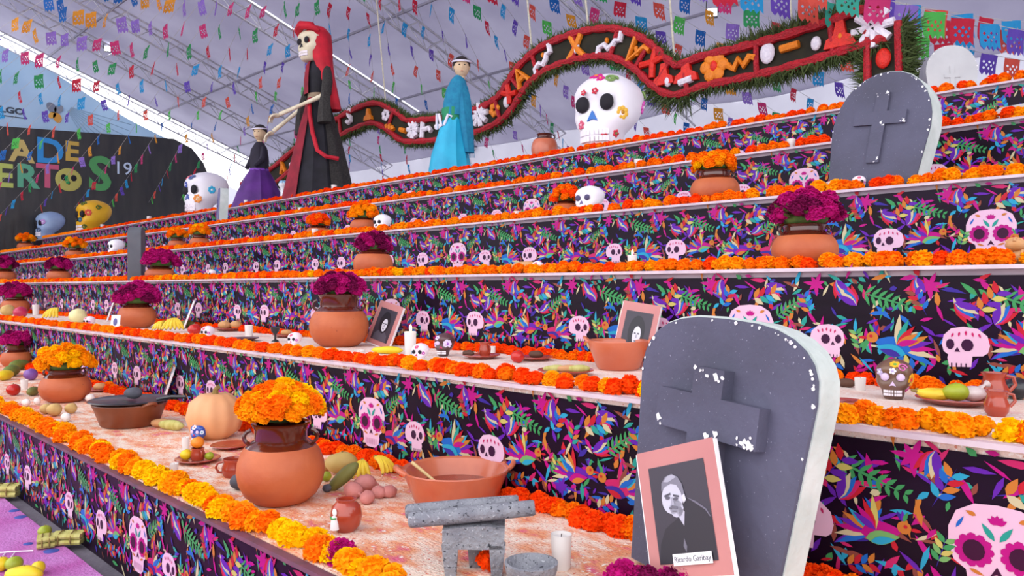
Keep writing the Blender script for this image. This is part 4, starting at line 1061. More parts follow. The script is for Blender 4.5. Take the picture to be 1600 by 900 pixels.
# white fascia above the backdrop
FX = -29.45
fa = thing('printed_fascia', 'white gable banner with dark lettering and a butterfly above the backdrop', 'banner', (FX, 0, 0))
fy = lambda px: on_x(px, 300, FX).y
fz = lambda px, py: on_x(px, py, FX).z
out = [(-10, fz(0, 215)), (fy(0), fz(0, 215)), (fy(290), fz(290, 226)), (fy(255), fz(255, 214)), (fy(207), fz(207, 190)), (fy(150), fz(150, 156)), (fy(88), fz(88, 116)), (fy(40), fz(40, 92)), (fy(0), fz(0, 72)), (-10, fz(0, 10))]
m = MB(); n = len(out)
m.add([(0, y, z) for y, z in out] + [(-.03, y, z) for y, z in out], [tuple(range(n)), tuple(range(2 * n - 1, n - 1, -1))] + [((i + 1) % n, i, n + i, n + (i + 1) % n) for i in range(n)])
m.build('fascia_sheet', mat('pale_blue_fascia', '#c6dcec', '#b8d2e6', scale=.8, rough=.6, transl=.35), fa, smooth=False)
y, z = fy(38), fz(10, 172); k = mpx(Vector((FX, fy(20), 0)))
t_ = text_mesh('HIDALGO', 13 * k, mat('fascia_ink', '#3a4450', rough=.6), 'lettering', fa, (.012, y, z), (PI / 2, 0, PI / 2), extrude=.004, bold=.012, align='RIGHT')
t_.scale = (1.25, 1, 1)
MB().box((.012, fy(8), fz(8, 181)), (.01, 60 * k, .03)).build('rule_line', MATS['fascia_ink'], fa, smooth=False)
c = Vector((.03, fy(86), fz(86, 176)))
for j, (dy, dz, L, a, cc) in enumerate(((-.12, .1, 18, 2.2, '#7c8494'), (-.02, -.05, 17, -1.2, '#d89a40'), (.12, .08, 16, .9, '#8a8f9a'), (-.1, -.02, 13, -2.3, '#e0a848'))):
    m = MB(); pts = []
    for i in range(14):
        q = 2 * PI * i / 14; x = L * k * (.5 + .5 * math.cos(q)); w = L * k * .36 * math.sin(q)
        pts.append((0, c.y + x * math.cos(a) - w * math.sin(a), c.z + x * math.sin(a) + w * math.cos(a)))
    m.add([(.012, b, d) for _, b, d in pts] + [(.03, b, d) for _, b, d in pts], [tuple(range(13, -1, -1)), tuple(range(14, 28))] + [(i, (i + 1) % 14, 14 + (i + 1) % 14, 14 + i) for i in range(14)])
    m.build('butterfly_wing', mat('wing_' + cc, cc, rough=.6), fa, smooth=False)
for j in range(9):
    a = -.15 - j * .11
    MB().tube([(.012, fy(100) + .2 * math.cos(a), fz(100, 165) + .2 * math.sin(a)), (.012, fy(100) + 2.2 * math.cos(a), fz(100, 165) + 2.2 * math.sin(a))], .012, 4).build('fan_line', mat('fan_ink', '#9ab4c8', rough=.6), fa)

# ------------------------------------------------------------------ cut-paper flags strung in a fan below the roof
FC = dict(pink='#d83a7a', grn='#2f9a58', lime='#58c858', red='#d02440', blu='#2a9ed8', dblu='#1f6ab8', pur='#6a4cb8', cor='#e85a4a', org='#eca030', vio='#9a78d0', tq='#40b8a0')
M_flag = {k: mat('tissue_' + k, c, rough=.8, transl=.5) for k, c in FC.items()}
M_string = mat('thin_twine', '#b8b4b0', rough=.9)
def flag_mesh(mt, W=.27, Hh=.25):
    """a sheet with a fringed lower edge and cut-out rows, hanging from z = 0 in the XZ plane"""
    nx, nz = 7, 6; m = MB(); v = []; f = []
    holes = {(1, 2), (3, 2), (5, 2), (2, 3), (4, 3), (3, 4), (1, 4), (5, 4)}
    for i in range(nx + 1):
        for j in range(nz + 1):
            z = -Hh * j / nz
            if j == nz: z -= .035 * (1 if i % 2 else -.3)
            v.append((-W / 2 + W * i / nx, .012 * math.sin(i * .9 + j * .5), z))
    for i in range(nx):
        for j in range(nz):
            a = i * (nz + 1) + j; q = (a, a + 1, a + nz + 2, a + nz + 1)
            if (i, j) in holes:       # diamond-shaped cut: keep the four corners
                A, B, Cc, D = [Vector(v[t]) for t in q]
                o = len(v); v += [tuple((A + B) / 2), tuple((B + Cc) / 2), tuple((Cc + D) / 2), tuple((D + A) / 2)]
                f += [(q[0], o, o + 3), (q[1], o + 1, o), (q[2], o + 2, o + 1), (q[3], o + 3, o + 2)]
            else: f.append(q)
    m.add(v, f); o = m.build('paper_flag', mt, smooth=False); me = o.data; bpy.data.objects.remove(o); return me
FLAG = {k: flag_mesh(m) for k, m in M_flag.items()}
seq = ['pink', 'grn', 'red', 'blu', 'pur', 'cor', 'lime', 'dblu', 'org', 'vio']
APEX = CAM + ray(545, -325) * 10.0
def flag_string(px100, yend, label, apex=APEX, step=.62, off=0, size=1.0, grp='fan of cut-paper flag strings'):
    # the photo column the string crosses at row 100 and the row where it reaches a wall
    dx = (px100 - 545) / 425.0; pxe = 545 + dx * (yend + 325)
    d_ = ray(pxe, yend); tt = [16.4 / d_.y] if d_.y > .05 else []
    if d_.x < -.05: tt.append(-28.9 / d_.x)
    e = CAM + d_ * min(tt)
    if e.z > roofz(e.y) - .3: e.z = roofz(e.y) - .3
    t = thing('paper_flag_string', label, 'bunting', apex, group=grp)
    L = (e - apex).length; n = int(L / step); sag = .012 * L
    P = lambda u: (e - apex) * u + Vector((0, 0, -sag * 4 * u * (1 - u)))
    MB().tube([P(i / 16) for i in range(17)], .004, 4).build('string', M_string, t)
    d = e - apex; az = math.atan2(d.y, d.x)
    for i in range(1, n):
        u = i / n; q = P(u); w = apex + q - CAM
        fw = (-w.x + w.y) * R2
        if fw < 1: continue
        sy = 450 - F * w.z / fw; sx = 800 + F * (w.x + w.y) * R2 / fw
        if sy < -40 or sx < -60 or sx > 1660: continue
        key = seq[(i + off) % len(seq)]
        link_mesh('paper_flag', FLAG[key], t, q, (rnd.uniform(-.25, .25), 0, az + rnd.uniform(-.3, .3)), size * rnd.uniform(.9, 1.1))
    return t
cnt = 0
for x in range(-120, 780, 35):
    yend = 345 if x < 230 else max(238, 330 - (x - 230) * .13)
    flag_string(x + rnd.uniform(-4, 4), yend, 'string of small bright paper flags fanning over the statues', off=cnt // 3, step=.9, size=.9); cnt += 1
for x in (812, 868, 925, 985, 1050, 1120, 1195, 1275, 1360):
    yend = max(150, 252 - (x - 780) * .1)
    flag_string(x + rnd.uniform(-5, 5), yend, 'string of square paper flags fanning behind the curved sign', off=cnt * 2, step=.5, size=.95, grp='paper flag strings behind the sign'); cnt += 1
# nearer strings crossing the upper corner of the view
for j, (a, b, lab) in enumerate((((1130, -30, 8.2), (1720, 62, 9.6), 'string of square paper flags beside the chalky tombstone, topmost of three'), ((1280, -30, 8.0), (1750, 70, 8.8), 'string of square paper flags above the chalky tombstone, middle of three'), ((1400, 48, 10.2), (1720, 110, 10.8), 'string of paper flags hanging just above the chalky tombstone'), ((1340, -12, 8.6), (1690, 40, 9.4), 'string of turquoise and violet paper flags in the upper corner'))):
    A = CAM + ray(a[0], a[1]) * a[2]; B = CAM + ray(b[0], b[1]) * b[2]
    t = thing('paper_flag_string', lab, 'bunting', A); n = int((B - A).length / .33)
    MB().tube([(B - A) * (i / 8) + Vector((0, 0, -.3 * (i / 8) * (1 - i / 8))) for i in range(9)], .004, 4).build('string', M_string, t)
    az = math.atan2((B - A).y, (B - A).x)
    for i in range(n + 1):
        u = i / max(1, n); key = ['red', 'blu', 'pur', 'cor', 'tq', 'pink', 'vio', 'lime'][(i + 3 * j) % 8] if j != 3 else ['blu', 'pur', 'blu', 'cor', 'blu', 'red'][i % 6]
        link_mesh('paper_flag', FLAG[key], t, (B - A) * u + Vector((0, 0, -.3 * u * (1 - u))), (rnd.uniform(-.15, .15), rnd.uniform(-.1, .1), az + rnd.uniform(-.25, .25)), 1.0)
# ------------------------------------------------------------------ clay pots with flowers, step by step
ORG = dict(amb=5, org=5, yel=1); YEL = dict(yel=5, amb=6, org=2.5); MAGF = dict(mag=6, wine=3); RED = dict(red=5, org=5)
def potted(k, px, off, wpx, lab, w, n, hr, zf=.95, fR=.95, flat=.75, leaves=0, seed=1, neckr=.62, neckh=.45, py=None, clay=None, handles=2, fl=True, spread=1.0, fname='', lift=-.02):
    p = tread(px, py, k) if py else shelf(px, k, off)
    R = wpx / 2 * mpx(p)
    t, zt = pot('clay_pot', 'clay pot ' + lab, p, R, zf, neckr, neckh, clay, handles)
    if fl: bouquet(fname + ' ' + lab, p, zt + lift * R, R * fR, n, w, R * hr, flat, leaves, seed, spread)
    return t
# lowest step
potted(1, 439, 0, 134, 'beside the bananas, the largest on the lowest step', YEL, 50, .25, zf=.98, fR=.84, flat=.62, seed=2, neckr=.6, neckh=.52, lift=.06, py=783, fname='full bouquet of yellow marigolds')
potted(1, 102, 0, 74, 'behind the potatoes on the lowest step', dict(amb=6, yel=2), 26, .3, zf=.78, fR=.95, flat=.7, seed=3, neckh=.3, py=627, fname='amber marigolds')
potted(1, 27, 0, 46, 'farthest along the lowest step', MAGF, 18, .34, zf=.8, fR=.9, flat=.6, seed=4, py=574, fname='wine-red cockscombs')
# second step
potted(2, 530, 0, 92, 'beside a framed portrait, the largest on the second step', MAGF, 30, .24, zf=.9, fR=.72, flat=.62, seed=5, neckr=.64, neckh=.55, py=541, fname='low mound of magenta cockscombs')
potted(2, 214, 0, 56, 'beside a white card on the second step', MAGF, 26, .34, zf=.85, fR=1.0, flat=.75, seed=6, neckh=.2, py=512, fname='magenta cockscombs')
potted(2, 24, 0, 40, 'farthest along the second step', MAGF, 20, .34, zf=.8, fR=1.0, flat=.8, leaves=3, seed=7, neckh=.25, py=491, fname='dark magenta cockscombs')
# third step
potted(3, 1257, .2, 100, 'beneath the tall dark tombstone, on the third step', MAGF, 34, .27, zf=.78, fR=1.0, flat=.7, leaves=26, seed=8, neckr=.6, neckh=.34, fname='magenta cockscombs with leafy sprigs')
potted(3, 583, .2, 62, 'in front of the orange marigolds, on the third step', MAGF, 26, .28, zf=.85, fR=.72, flat=.95, seed=9, neckh=.2, fname='crimson-magenta cockscombs')
potted(3, 250, .2, 44, 'beside the plain grey tombstone on the third step', MAGF, 26, .32, zf=.6, fR=1.1, flat=.7, leaves=8, seed=10, neckh=.2, fname='magenta cockscombs')
potted(3, 92, .2, 34, 'second from the far end of the third step', MAGF, 18, .34, zf=.75, fR=.95, flat=.7, seed=11, neckh=.2, fname='wine cockscombs')
potted(3, 6, .2, 34, 'at the far end of the third step', MAGF, 16, .36, zf=.8, fR=1.0, flat=.8, seed=12, neckh=.2, fname='dark cockscombs')
# fourth step
potted(4, 1117, .2, 76, 'beside the printed skull on the fourth step', ORG, 26, .24, zf=.78, fR=.8, flat=.5, seed=13, neckr=.6, neckh=.34, fname='flat mound of orange marigolds')
potted(4, 884, .2, 44, 'tucked behind the white skull on the fourth step', RED, 22, .32, zf=.7, fR=.95, flat=.85, seed=14, neckh=.2, fname='red-orange marigolds')
potted(4, 568, .2, 42, 'above the crimson cockscombs, on the fourth step', dict(amb=6, org=3), 24, .3, zf=.8, fR=.98, flat=.8, seed=15, neckh=.15, fname='bright amber marigolds')
potted(4, 497, .22, 38, 'on the fourth step below the skeleton statue', RED, 20, .32, zf=.65, fR=.85, flat=.8, seed=16, neckh=.2, fname='red-orange marigolds')
potted(4, 312, .2, 30, 'on the fourth step, nearer of a close pair', ORG, 18, .34, zf=.8, fR=1.0, flat=.7, seed=17, neckh=.35, fname='orange marigolds')
potted(4, 277, .2, 28, 'on the fourth step, farther of a close pair', ORG, 18, .34, zf=.8, fR=1.0, flat=.7, seed=18, neckh=.35, fname='orange marigolds')
potted(4, 117, .2, 28, 'alone near the far end of the fourth step', ORG, 18, .34, zf=.7, fR=1.1, flat=.7, seed=19, neckh=.3, fname='orange marigolds')
potted(5, 40, .2, 24, 'near the far end of the fifth step', ORG, 14, .36, zf=.7, fR=1.0, flat=.6, seed=20, neckh=.3, fname='orange marigolds')
potted(6, 851, .35, 42, 'without flowers beside the giant skull on the topmost step', ORG, 0, .3, zf=1.3, neckr=.55, neckh=.4, clay=M_claypale, handles=1, fl=False)

# ------------------------------------------------------------------ medium and small skulls
p = shelf(922, 4, .2); k = mpx(p)
skull('white_skull', 'plain white skull with a grey shadowed temple on the fourth step', p, 47 * k, M_skw, .0, nose='#6a6090', wide=1.1, socket=mat('violet_socket', '#4a4468', rough=.7))
p = shelf(598, 4, .2); k = mpx(p)
skull('white_skull', 'white skull half hidden behind the amber marigold pot', p, 30 * k, M_skw, .1)
p = shelf(182, 4, .2); k = mpx(p)
skull('white_skull', 'white skull beside the plain grey tombstone, far along the fourth step', p, 26 * k, M_skw, .1)
M_sug = mat('white_sugar', '#f2e6ec', '#ead8e2', scale=10, rough=.6)
def sug(k_, px, py, hpx, lab, mt=None, fl=None, off=None, rz=.4, nose='#c03060', sock=None, teeth=None):
    p = tread(px, py, k_) if py else shelf(px, k_, off); k = mpx(p)
    return skull('sugar_skull', lab, p, hpx * k, mt or M_sug, rz, nose=nose, socket=sock, teeth=teeth, flowers=fl or [(.0, .82, .12, '#d83a80', '#f0c040', 'flower'), (.9, .5, .1, '#c050b0', '#f0d0e0', 'flower'), (-.9, .5, .09, '#50a0c0', '#f0d0e0', 'star')], group='small decorated skulls')
M_choc = mat('chocolate_skull', '#5c3a3c', '#4a2c30', scale=6, rough=.35, coat=.3)
M_chocp = mat('tan_chocolate_skull', '#7a5a44', '#5e4038', scale=6, rough=.35, coat=.3)
M_icing = mat('lilac_icing', '#d8c0e0', rough=.5)
sug(2, 1397, 622, 62, 'brown candy skull with colourful icing beside the green fruit plate', M_chocp, [(.1, .88, .13, '#e8b020', '#48a048', 'flower'), (.0, .72, .09, '#e8e0f0', '#b0a0d0', 'star'), (1.3, .5, .17, '#f0b020', '#e83050', 'flower'), (1.5, .3, .13, '#d82a90', '#f0c0e0', 'flower'), (-.7, .68, .1, '#c8b8e0', '#f0f0f0', 'star'), (.5, .8, .12, '#d86ab0', '#f0f0f0', 'swirl')], rz=.25, sock=M_icing, nose='#d8c0e0')
sug(2, 695, 556, 36, 'dark chocolate skull with a lilac swirl beside a white sugar skull', M_choc, [(.6, .55, .2, '#e0d0ee', '#9a50c8', 'flower'), (-.4, .8, .12, '#e0d0ee', '#9a50c8', 'star'), (-.8, .5, .12, '#e0d0ee', '#9a50c8', 'star')], rz=.5, sock=M_icing)
sug(2, 657, 566, 30, 'white sugar skull in front of the tall lit candle on the second step')
sug(2, 461, 543, 24, 'white sugar skull between the dark goblet and the magenta pot')
sug(2, 325, 531, 22, 'white sugar skull beside the tomato on the second step')
sug(2, 140, 512, 18, 'white sugar skull beside the cream squash on the second step')
sug(4, 1342, None, 24, 'small white sugar skull at the foot of the tall dark tombstone', off=.1)
sug(3, 840, None, 20, 'small white sugar skull beside a bread loaf on the third step', off=.12)
sug(3, 330, None, 16, 'small white sugar skull on the third step beyond the crimson cockscombs', off=.12)
sug(1, 313, 690, 30, 'glossy blue painted skull behind the plate of oranges', mat('cobalt_glaze', '#2456b8', '#1c3f98', scale=6, rough=.15, coat=.5), [(.0, .8, .14, '#e8e8f4', '#d03040', 'flower'), (1.0, .55, .12, '#d8e8f8', '#20a0d0', 'flower'), (-.8, .6, .12, '#e8e8f4', '#e0a030', 'star')], sock=M_icing)

# ------------------------------------------------------------------ candles
def cand(k_, px, py, wpx, hpx, lab, off=None, lit=False):
    p = tread(px, py, k_) if py else shelf(px, k_, off); k = mpx(p)
    return candle(lab, p, wpx / 2 * k, hpx * k, lit)
cand(1, 877, 888, 33, 54, 'tall white candle cup behind the stone mortar')
cand(1, 272, 741, 13, 17, 'small white candle cup in front of the plate of oranges')
cand(1, 290, 703, 12, 20, 'slim white candle cup beside the blue painted skull')
cand(1, 38, 608, 11, 15, 'white candle cup beside the tomato on the lowest step')
cand(2, 641, 562, 19, 44, 'tall lit white candle beside the chocolate skull', lit=True)
cand(2, 562, 557, 15, 10, 'low white candle cup at the foot of the large magenta pot')
cand(2, 770, 553, 9, 12, 'tiny white candle cup on the red-cup plate')
cand(2, 389, 526, 13, 18, 'white candle cup beside the bread plate on the second step')
cand(2, 56, 492, 10, 16, 'white candle cup beside the pink pomegranate')
cand(2, 1344, 610, 17, 20, 'white candle cup beside the brown candy skull')
cand(3, 988, None, 15, 26, 'bright lit candle alone on the third step', off=.1, lit=True)
cand(4, 1300, None, 18, 17, 'square-looking white candle cup beside the tall dark tombstone', off=.08)
cand(4, 808, None, 12, 14, 'white candle cup beside the red-orange marigold pot on the fourth step', off=.08)
cand(4, 492, None, 10, 14, 'white candle cup in front of the pot below the skeleton statue', off=.06)
cand(5, 997, None, 13, 16, 'white candle cup below the giant white skull, on the fifth step', off=.08)
cand(5, 1236, None, 13, 16, 'white candle cup beside the tall dark tombstone, on the fifth step', off=.08)
cand(5, 470, None, 8, 10, 'white candle cup on the fifth step below the skeleton statue', off=.08)
cand(6, 522, None, 9, 12, 'white candle cup at the hem of the black gown', off=.12)
cand(6, 385, None, 8, 10, 'white candle cup at the hem of the purple skirt', off=.1)
cand(6, 233, None, 7, 9, 'white candle cup before the dark backdrop, topmost step', off=.1)
cand(6, 160, None, 6, 8, 'white candle cup beside the giant yellow skull', off=.1)

# ------------------------------------------------------------------ portraits on the second step
p = tread(588, 541, 2); k = mpx(p)
photo('grey portrait in a dusty rose mount behind the large magenta pot', p, 46 * k * 1.3, 70 * k, math.radians(5), .3, 'plain', roll=.2)
p = tread(982, 574, 2); k = mpx(p)
photo('portrait of a dark-haired person in a rose mount above the wide clay bowl', p, 66 * k, 102 * k, math.radians(12), .2, 'woman', roll=.14)
p = tread(286, 513, 2); k = mpx(p)
photo('grey portrait seen edge-on behind the heap of bananas', p, 36 * k, 48 * k, math.radians(-25), .35, 'plain', roll=.1, border=mat('grey_mount', '#8a8a92', rough=.6))
p = tread(166, 502, 2); k = mpx(p)
photo('dark portrait beside the magenta pot and white card', p, 22 * k, 40 * k, math.radians(-20), .3, 'plain', roll=.1, border=MATS['grey_mount'])
p = tread(250, 635, 1); k = mpx(p)
photo('grey portrait tilted behind the lidded casserole on the lowest step', p, 46 * k, 66 * k, math.radians(-22), .3, 'plain', roll=.25, border=MATS['grey_mount'])
p = tread(179, 516, 2); k = mpx(p)
t = thing('printed_card', 'white card with a dark emblem leaning on the magenta pot', 'card', p); t.rotation_euler = (-.15, 0, .5)
MB().box((0, 0, 12 * k), (17 * k, .006, 24 * k)).build('card_sheet', M_paper, t, smooth=False)
MB().ball((0, -.004, 13 * k), (4 * k, .003, 6 * k), 10, 6).build('card_emblem', mat('emblem_ink', '#5a5a90', rough=.6), t)

# ------------------------------------------------------------------ lowest step: kitchen stones, bowls and food
p = tread(712, 784, 1); k = mpx(p)
M_mole = mat('dark_red_sauce', '#7a1c20', '#5c1014', scale=9, rough=.2, coat=.6, c3='#b84a30')
BOWL = bowl('wide rosy clay bowl of dark red sauce behind the grinding stone', p, 84 * k, 52 * k, M_claypale, M_mole, 2, PI * .25 + PI + .25, rb=.68)
t = thing('wooden_spoon', 'wooden spoon resting in the bowl of dark red sauce', 'spoon', (p[0], p[1], p[2]))
a = Vector((-62 * k, -38 * k, 58 * k)); b = Vector((-20 * k, -22 * k, 30 * k))
MB().tube([a, b], [3 * k, 2.4 * k], 8).build('spoon_handle', mat('pale_wood', '#e0c48c', '#d0b078', scale=14, rough=.7), t)
MB().ball(b, (7 * k, 5 * k, 3 * k), 10, 6).build('spoon_head', MATS['pale_wood'], t)
# metate: sloping slab on legs, with two rolling stones
p = tread(741, 893, 1); k = mpx(p); rzM = math.radians(45)
mt_ = thing('grinding_stone', 'grey volcanic grinding stone on stout legs beside the mortar', 'grinding stone', p, rzM)
MB().prism([(-48 * k, 42 * k), (47 * k, 42 * k), (48 * k, 74 * k), (20 * k, 78 * k), (-20 * k, 76 * k), (-48 * k, 72 * k)], -24 * k, 34 * k).build('stone_slab', M_stone, mt_, smooth=False)
for (x, y, w0) in ((-36, -14, 11), (36, -14, 11), (0, 24, 11)):
    sg = -1 if x < 0 else (1 if x > 0 else 0)
    MB().add([((x + dx * w0 * s_ + (sg * (8 - 8 * s_)) * 0 + (-sg * 3 * (1 - s_))) * k, (y + dy * 10) * k, z * k) for z, s_ in ((0, .75), (48, 1.15)) for dx, dy in ((-1, -1), (1, -1), (1, 1), (-1, 1))],
             [(3, 2, 1, 0), (4, 5, 6, 7), (0, 1, 5, 4), (1, 2, 6, 5), (2, 3, 7, 6), (3, 0, 4, 7)]).build('leg', M_stone, mt_, smooth=False)
def roller(lab, c, L, r, tilt, yaw):
    R = Matrix.Rotation(yaw, 3, 'Z') @ Matrix.Rotation(-tilt, 3, 'Y')
    pts = [Vector(c) + R @ Vector((x * L, 0, 0)) for x in (-.5, -.485, -.3, 0, .3, .485, .5)]
    o = tag(MB().tube([q - Vector(c) for q in pts], [r * .8, r * .96, r, r * 1.04, r, r * .96, r * .8], 16, flat=.82).build('rolling_stone', M_stone, loc=c), lab, 'rolling stone', 'stone rollers on the grinding stone')
    return o
rt = Vector((R2, R2, 0)); fw_ = Vector((-R2, R2, 0))
roller('front stone roller lying across the grinding stone', p + rt * (-3 * k) - fw_ * (10 * k) + Vector((0, 0, 93 * k)), 196 * k, 15 * k, .10, rzM)
roller('rear stone roller lying across the grinding stone', p + rt * (-20 * k) + fw_ * (22 * k) + Vector((0, 0, 95 * k)), 180 * k, 14 * k, .085, rzM)
p = tread(830, 918, 1); k = mpx(p)
t = thing('stone_mortar', 'round grey stone mortar in front of the white candle cup', 'mortar', p)
MB().lathe([(0, 0), (30 * k, 0), (34 * k, 6 * k), (41 * k, 30 * k), (42 * k, 40 * k), (38 * k, 41 * k), (32 * k, 30 * k), (18 * k, 20 * k), (0, 17 * k)], 32).build('mortar_bowl', M_stone, t)
p = tread(756, 893, 1); t = thing('loose_marigold', 'single red-orange marigold lying under the grinding stone', 'flower', p); head('red', t, (0, .02, .03), .036)
# casserole with lid
p = tread(203, 664, 1); k = mpx(p)
bowl('brown clay casserole covered by a black griddle, on the lowest step', p, 54 * k, 34 * k, mat('brown_clay', '#8a4a2a', '#743a20', scale=5, rough=.4, coat=.2), None, 2, .2, rb=.7, name='clay_casserole')
t = thing('black_griddle', 'black griddle lying across the brown casserole', 'griddle', p + Vector((0, 0, 37 * k)))
MB().lathe([(0, 0), (55 * k, 0), (60 * k, 2.5 * k), (58 * k, 4 * k), (50 * k, 2 * k), (0, 2 * k)], 28).build('griddle_disc', M_dark, t)
MB().tube([(30 * k, 30 * k, 3 * k), (45 * k, 45 * k, 7 * k), (62 * k, 62 * k, 7 * k)], 3 * k, 6).build('griddle_handle', M_dark, t)
fruit('round_stone', 'rounded grey stone lying on the black griddle', p + Vector((4 * k, 4 * k, 41 * k)), (15 * k, 13 * k, 9 * k), mat('dark_stone', '#5c5c66', '#4a4a52', scale=8, rough=.9), 'stone', stem=False)
# pumpkin
p = tread(336, 684, 1); k = mpx(p)
t = thing('pumpkin', 'round pale pumpkin behind the largest marigold pot', 'pumpkin', p)
MB().lathe([(.0, 0), (20 * k, 0), (36 * k, 12 * k), (43 * k, 34 * k), (38 * k, 56 * k), (22 * k, 68 * k), (6 * k, 69 * k), (0, 66 * k)], 48, flute=lambda a, z: 1 + .035 * math.cos(11 * a)).build('pumpkin_body', M_pumpkin, t, auto=PI)
MB().tube([(0, 0, 64 * k), (3 * k, 0, 76 * k), (8 * k, 2 * k, 80 * k)], [6 * k, 4 * k, 4 * k], 7).build('pumpkin_stem', M_stem, t)
# plate of oranges
p = tread(309, 722, 1); k = mpx(p)
plate('clay plate holding an orange-topped cup and a lime', p, 34 * k); q = p + Vector((0, 0, .012))
def cup(lab, p, r, h, mt=M_clayred, handle=0.0, name='clay_cup'):
    t = thing(name, lab, 'cup', p)
    MB().lathe([(0, 0), (r * .8, 0), (r * .98, h * .25), (r, h * .5), (r * .82, h * .8), (r * .9, h), (r * .82, h), (r * .74, h * .8), (r * .85, h * .4), (0, h * .15)], 24).build('cup_body', mt, t)
    ca, sa = math.cos(handle), math.sin(handle)
    MB().tube([(ca * o * r, sa * o * r, z * h) for o, z in ((.85, .85), (1.25, .8), (1.4, .55), (1.2, .3), (.95, .25))], r * .1, 6).build('cup_handle', mt, t)
    return t
cup('small red clay cup with an orange on top, on the plate', q, 11 * k, 19 * k)
fruit('orange_fruit', 'orange balanced on the small red clay cup', q + Vector((0, 0, 18 * k)), 10 * k, M_orange)
fruit('lime', 'lime at the rim of the plate of oranges', q + rt * 19 * k - fw_ * 2 * k, 7 * k, M_lime)
fruit('guava', 'yellow-green guava on the plate of oranges', q - rt * 18 * k, 9 * k, M_lemon)
p = tread(360, 700, 1); k = mpx(p); plate('empty red clay plate behind the largest marigold pot', p, 30 * k)
p = tread(367, 744, 1); k = mpx(p); cup('red clay cup standing against the largest marigold pot', p, 20 * k, 28 * k, handle=-2)
fruit('round_stone', 'dark rounded stone beside the largest marigold pot', tread(374, 765, 1), 14 * mpx(tread(374, 765, 1)), MATS['dark_stone'], 'stone', stem=False)
# fruit heap to the pot's other side
p = tread(533, 742, 1); k = mpx(p)
fruit('papaya', 'mottled tan papaya behind the green avocado', p + fw_ * 8 * k, (26 * k, 18 * k, 17 * k), M_papaya, rz=.9)
p = tread(537, 766, 1); k = mpx(p)
fruit('plantain_leaf_roll', 'dull green pointed fruit leaning against the papaya', p, (32 * k, 11 * k, 11 * k), M_avo, 'fruit', rz=.8, ry=-.75, stem=False)
fruit('lime', 'bright lime between the largest marigold pot and the papaya', tread(510, 752, 1), 9 * k, M_lime)
fruit('potato', 'pale potato between the largest marigold pot and the papaya', tread(508, 736, 1), 10 * k, M_potato, 'vegetable', stem=False)
fruit('small_fig', 'dark fig beside the dull green pointed fruit', tread(511, 769, 1), 7 * k, MATS['dark_stone'], 'fruit')
p = tread(566, 748, 1); k = mpx(p); banana_hand('bunch of yellow bananas pointing down beside the papaya', p, 46 * k, 4, .9, 1)
p = tread(590, 742, 1); k = mpx(p); banana_hand('bunch of yellow bananas curving toward the sauce bowl', p, 46 * k, 4, 1.7, 2)
for j, (x, y, r, lab) in enumerate(((552, 778, 17, 'pink lumpy tuber nearest the red figure jar'), (570, 768, 18, 'pink lumpy tuber at the middle of its heap'), (574, 787, 14, 'pink lumpy tuber lowest in its heap'), (592, 778, 13, 'pink lumpy tuber behind the end of the rear stone roller'), (608, 777, 13, 'pink lumpy tuber nearest the sauce bowl'))):
    p = tread(x, y, 1); k = mpx(p); t = thing('pink_tuber', lab, 'vegetable', p, j * 1.1)
    MB().ball((0, 0, r * k * .7), (r * k, r * k * .85, r * k * .75), 14, 10, fn=lambda d: 1 + .12 * mnoise.noise(d * 2.5 + Vector((j, 0, 0)))).build('tuber_body', M_pinkroot, t)
    MB().tube([(r * k * .9, 0, r * k * .6), (r * k * 1.25, 0, r * k * .5)], [r * k * .2, r * k * .05], 6).build('tuber_tip', M_pinkroot, t)
p = tread(541, 829, 1); k = mpx(p)
t = thing('figure_jar', 'round red jar painted with a small white figure', 'jar', p)
MB().lathe([(0, 0), (14 * k, 0), (22 * k, 10 * k), (25 * k, 24 * k), (22 * k, 38 * k), (15 * k, 46 * k), (16 * k, 50 * k), (12 * k, 50 * k), (12 * k, 44 * k), (0, 40 * k)], 28).build('jar_body', M_clayred, t)
q = Vector((5 * k, -24 * k, 0))
MB().ball(q + Vector((0, 0, 34 * k)), (5 * k, 3 * k, 6 * k), 10, 7).build('figure_head', M_paper, t)
MB().lathe([(7 * k, 8 * k), (6 * k, 20 * k), (4 * k, 28 * k), (0, 29 * k)], 12, (q.x, q.y, 0)).build('figure_gown', M_paper, t)
MB().tube([q + Vector((-6 * k, -3 * k, 26 * k)), q + Vector((0, -5 * k, 25 * k)), q + Vector((6 * k, -2 * k, 26 * k))], 1.6 * k, 6).build('figure_sash', mat('leaf_green_paint', '#3a9a48', rough=.5), t)
# far end of the lowest step
def veg(name, px, py, r, mt, lab, cat='vegetable', k_=1, **kw):
    p = tread(px, py, k_); kk = mpx(p); rr = tuple(v * kk for v in r) if hasattr(r, '__len__') else r * kk
    return fruit(name, lab, p, rr, mt, cat, **kw)
veg('potato', 85, 650, 11, M_potato, 'round potato in front of the amber marigold pot, nearest of three', stem=False)
veg('potato', 72, 647, 9, M_potato, 'small potato in front of the amber marigold pot, farthest of three', stem=False)
veg('potato', 111, 646, 9, M_potato, 'potato between the amber marigold pot and the casserole', stem=False)
veg('egg', 103, 659, (9, 7, 7), M_egg, 'white egg in front of the potatoes', 'egg', stem=False)
veg('egg', 41, 635, (8, 6, 6), M_egg, 'white egg beside the cucumber, the farther of two', 'egg', stem=False)
veg('egg', 58, 633, (6, 5, 6), M_egg, 'white egg beside the cucumber, the nearer of two', 'egg', stem=False)
veg('tomato', 21, 618, 10, M_tomato, 'red tomato at the edge of the lowest step')
veg('cucumber', 52, 618, (17, 7, 7), M_avo, 'dull green cucumber beside the amber marigold pot', rz=-.6)
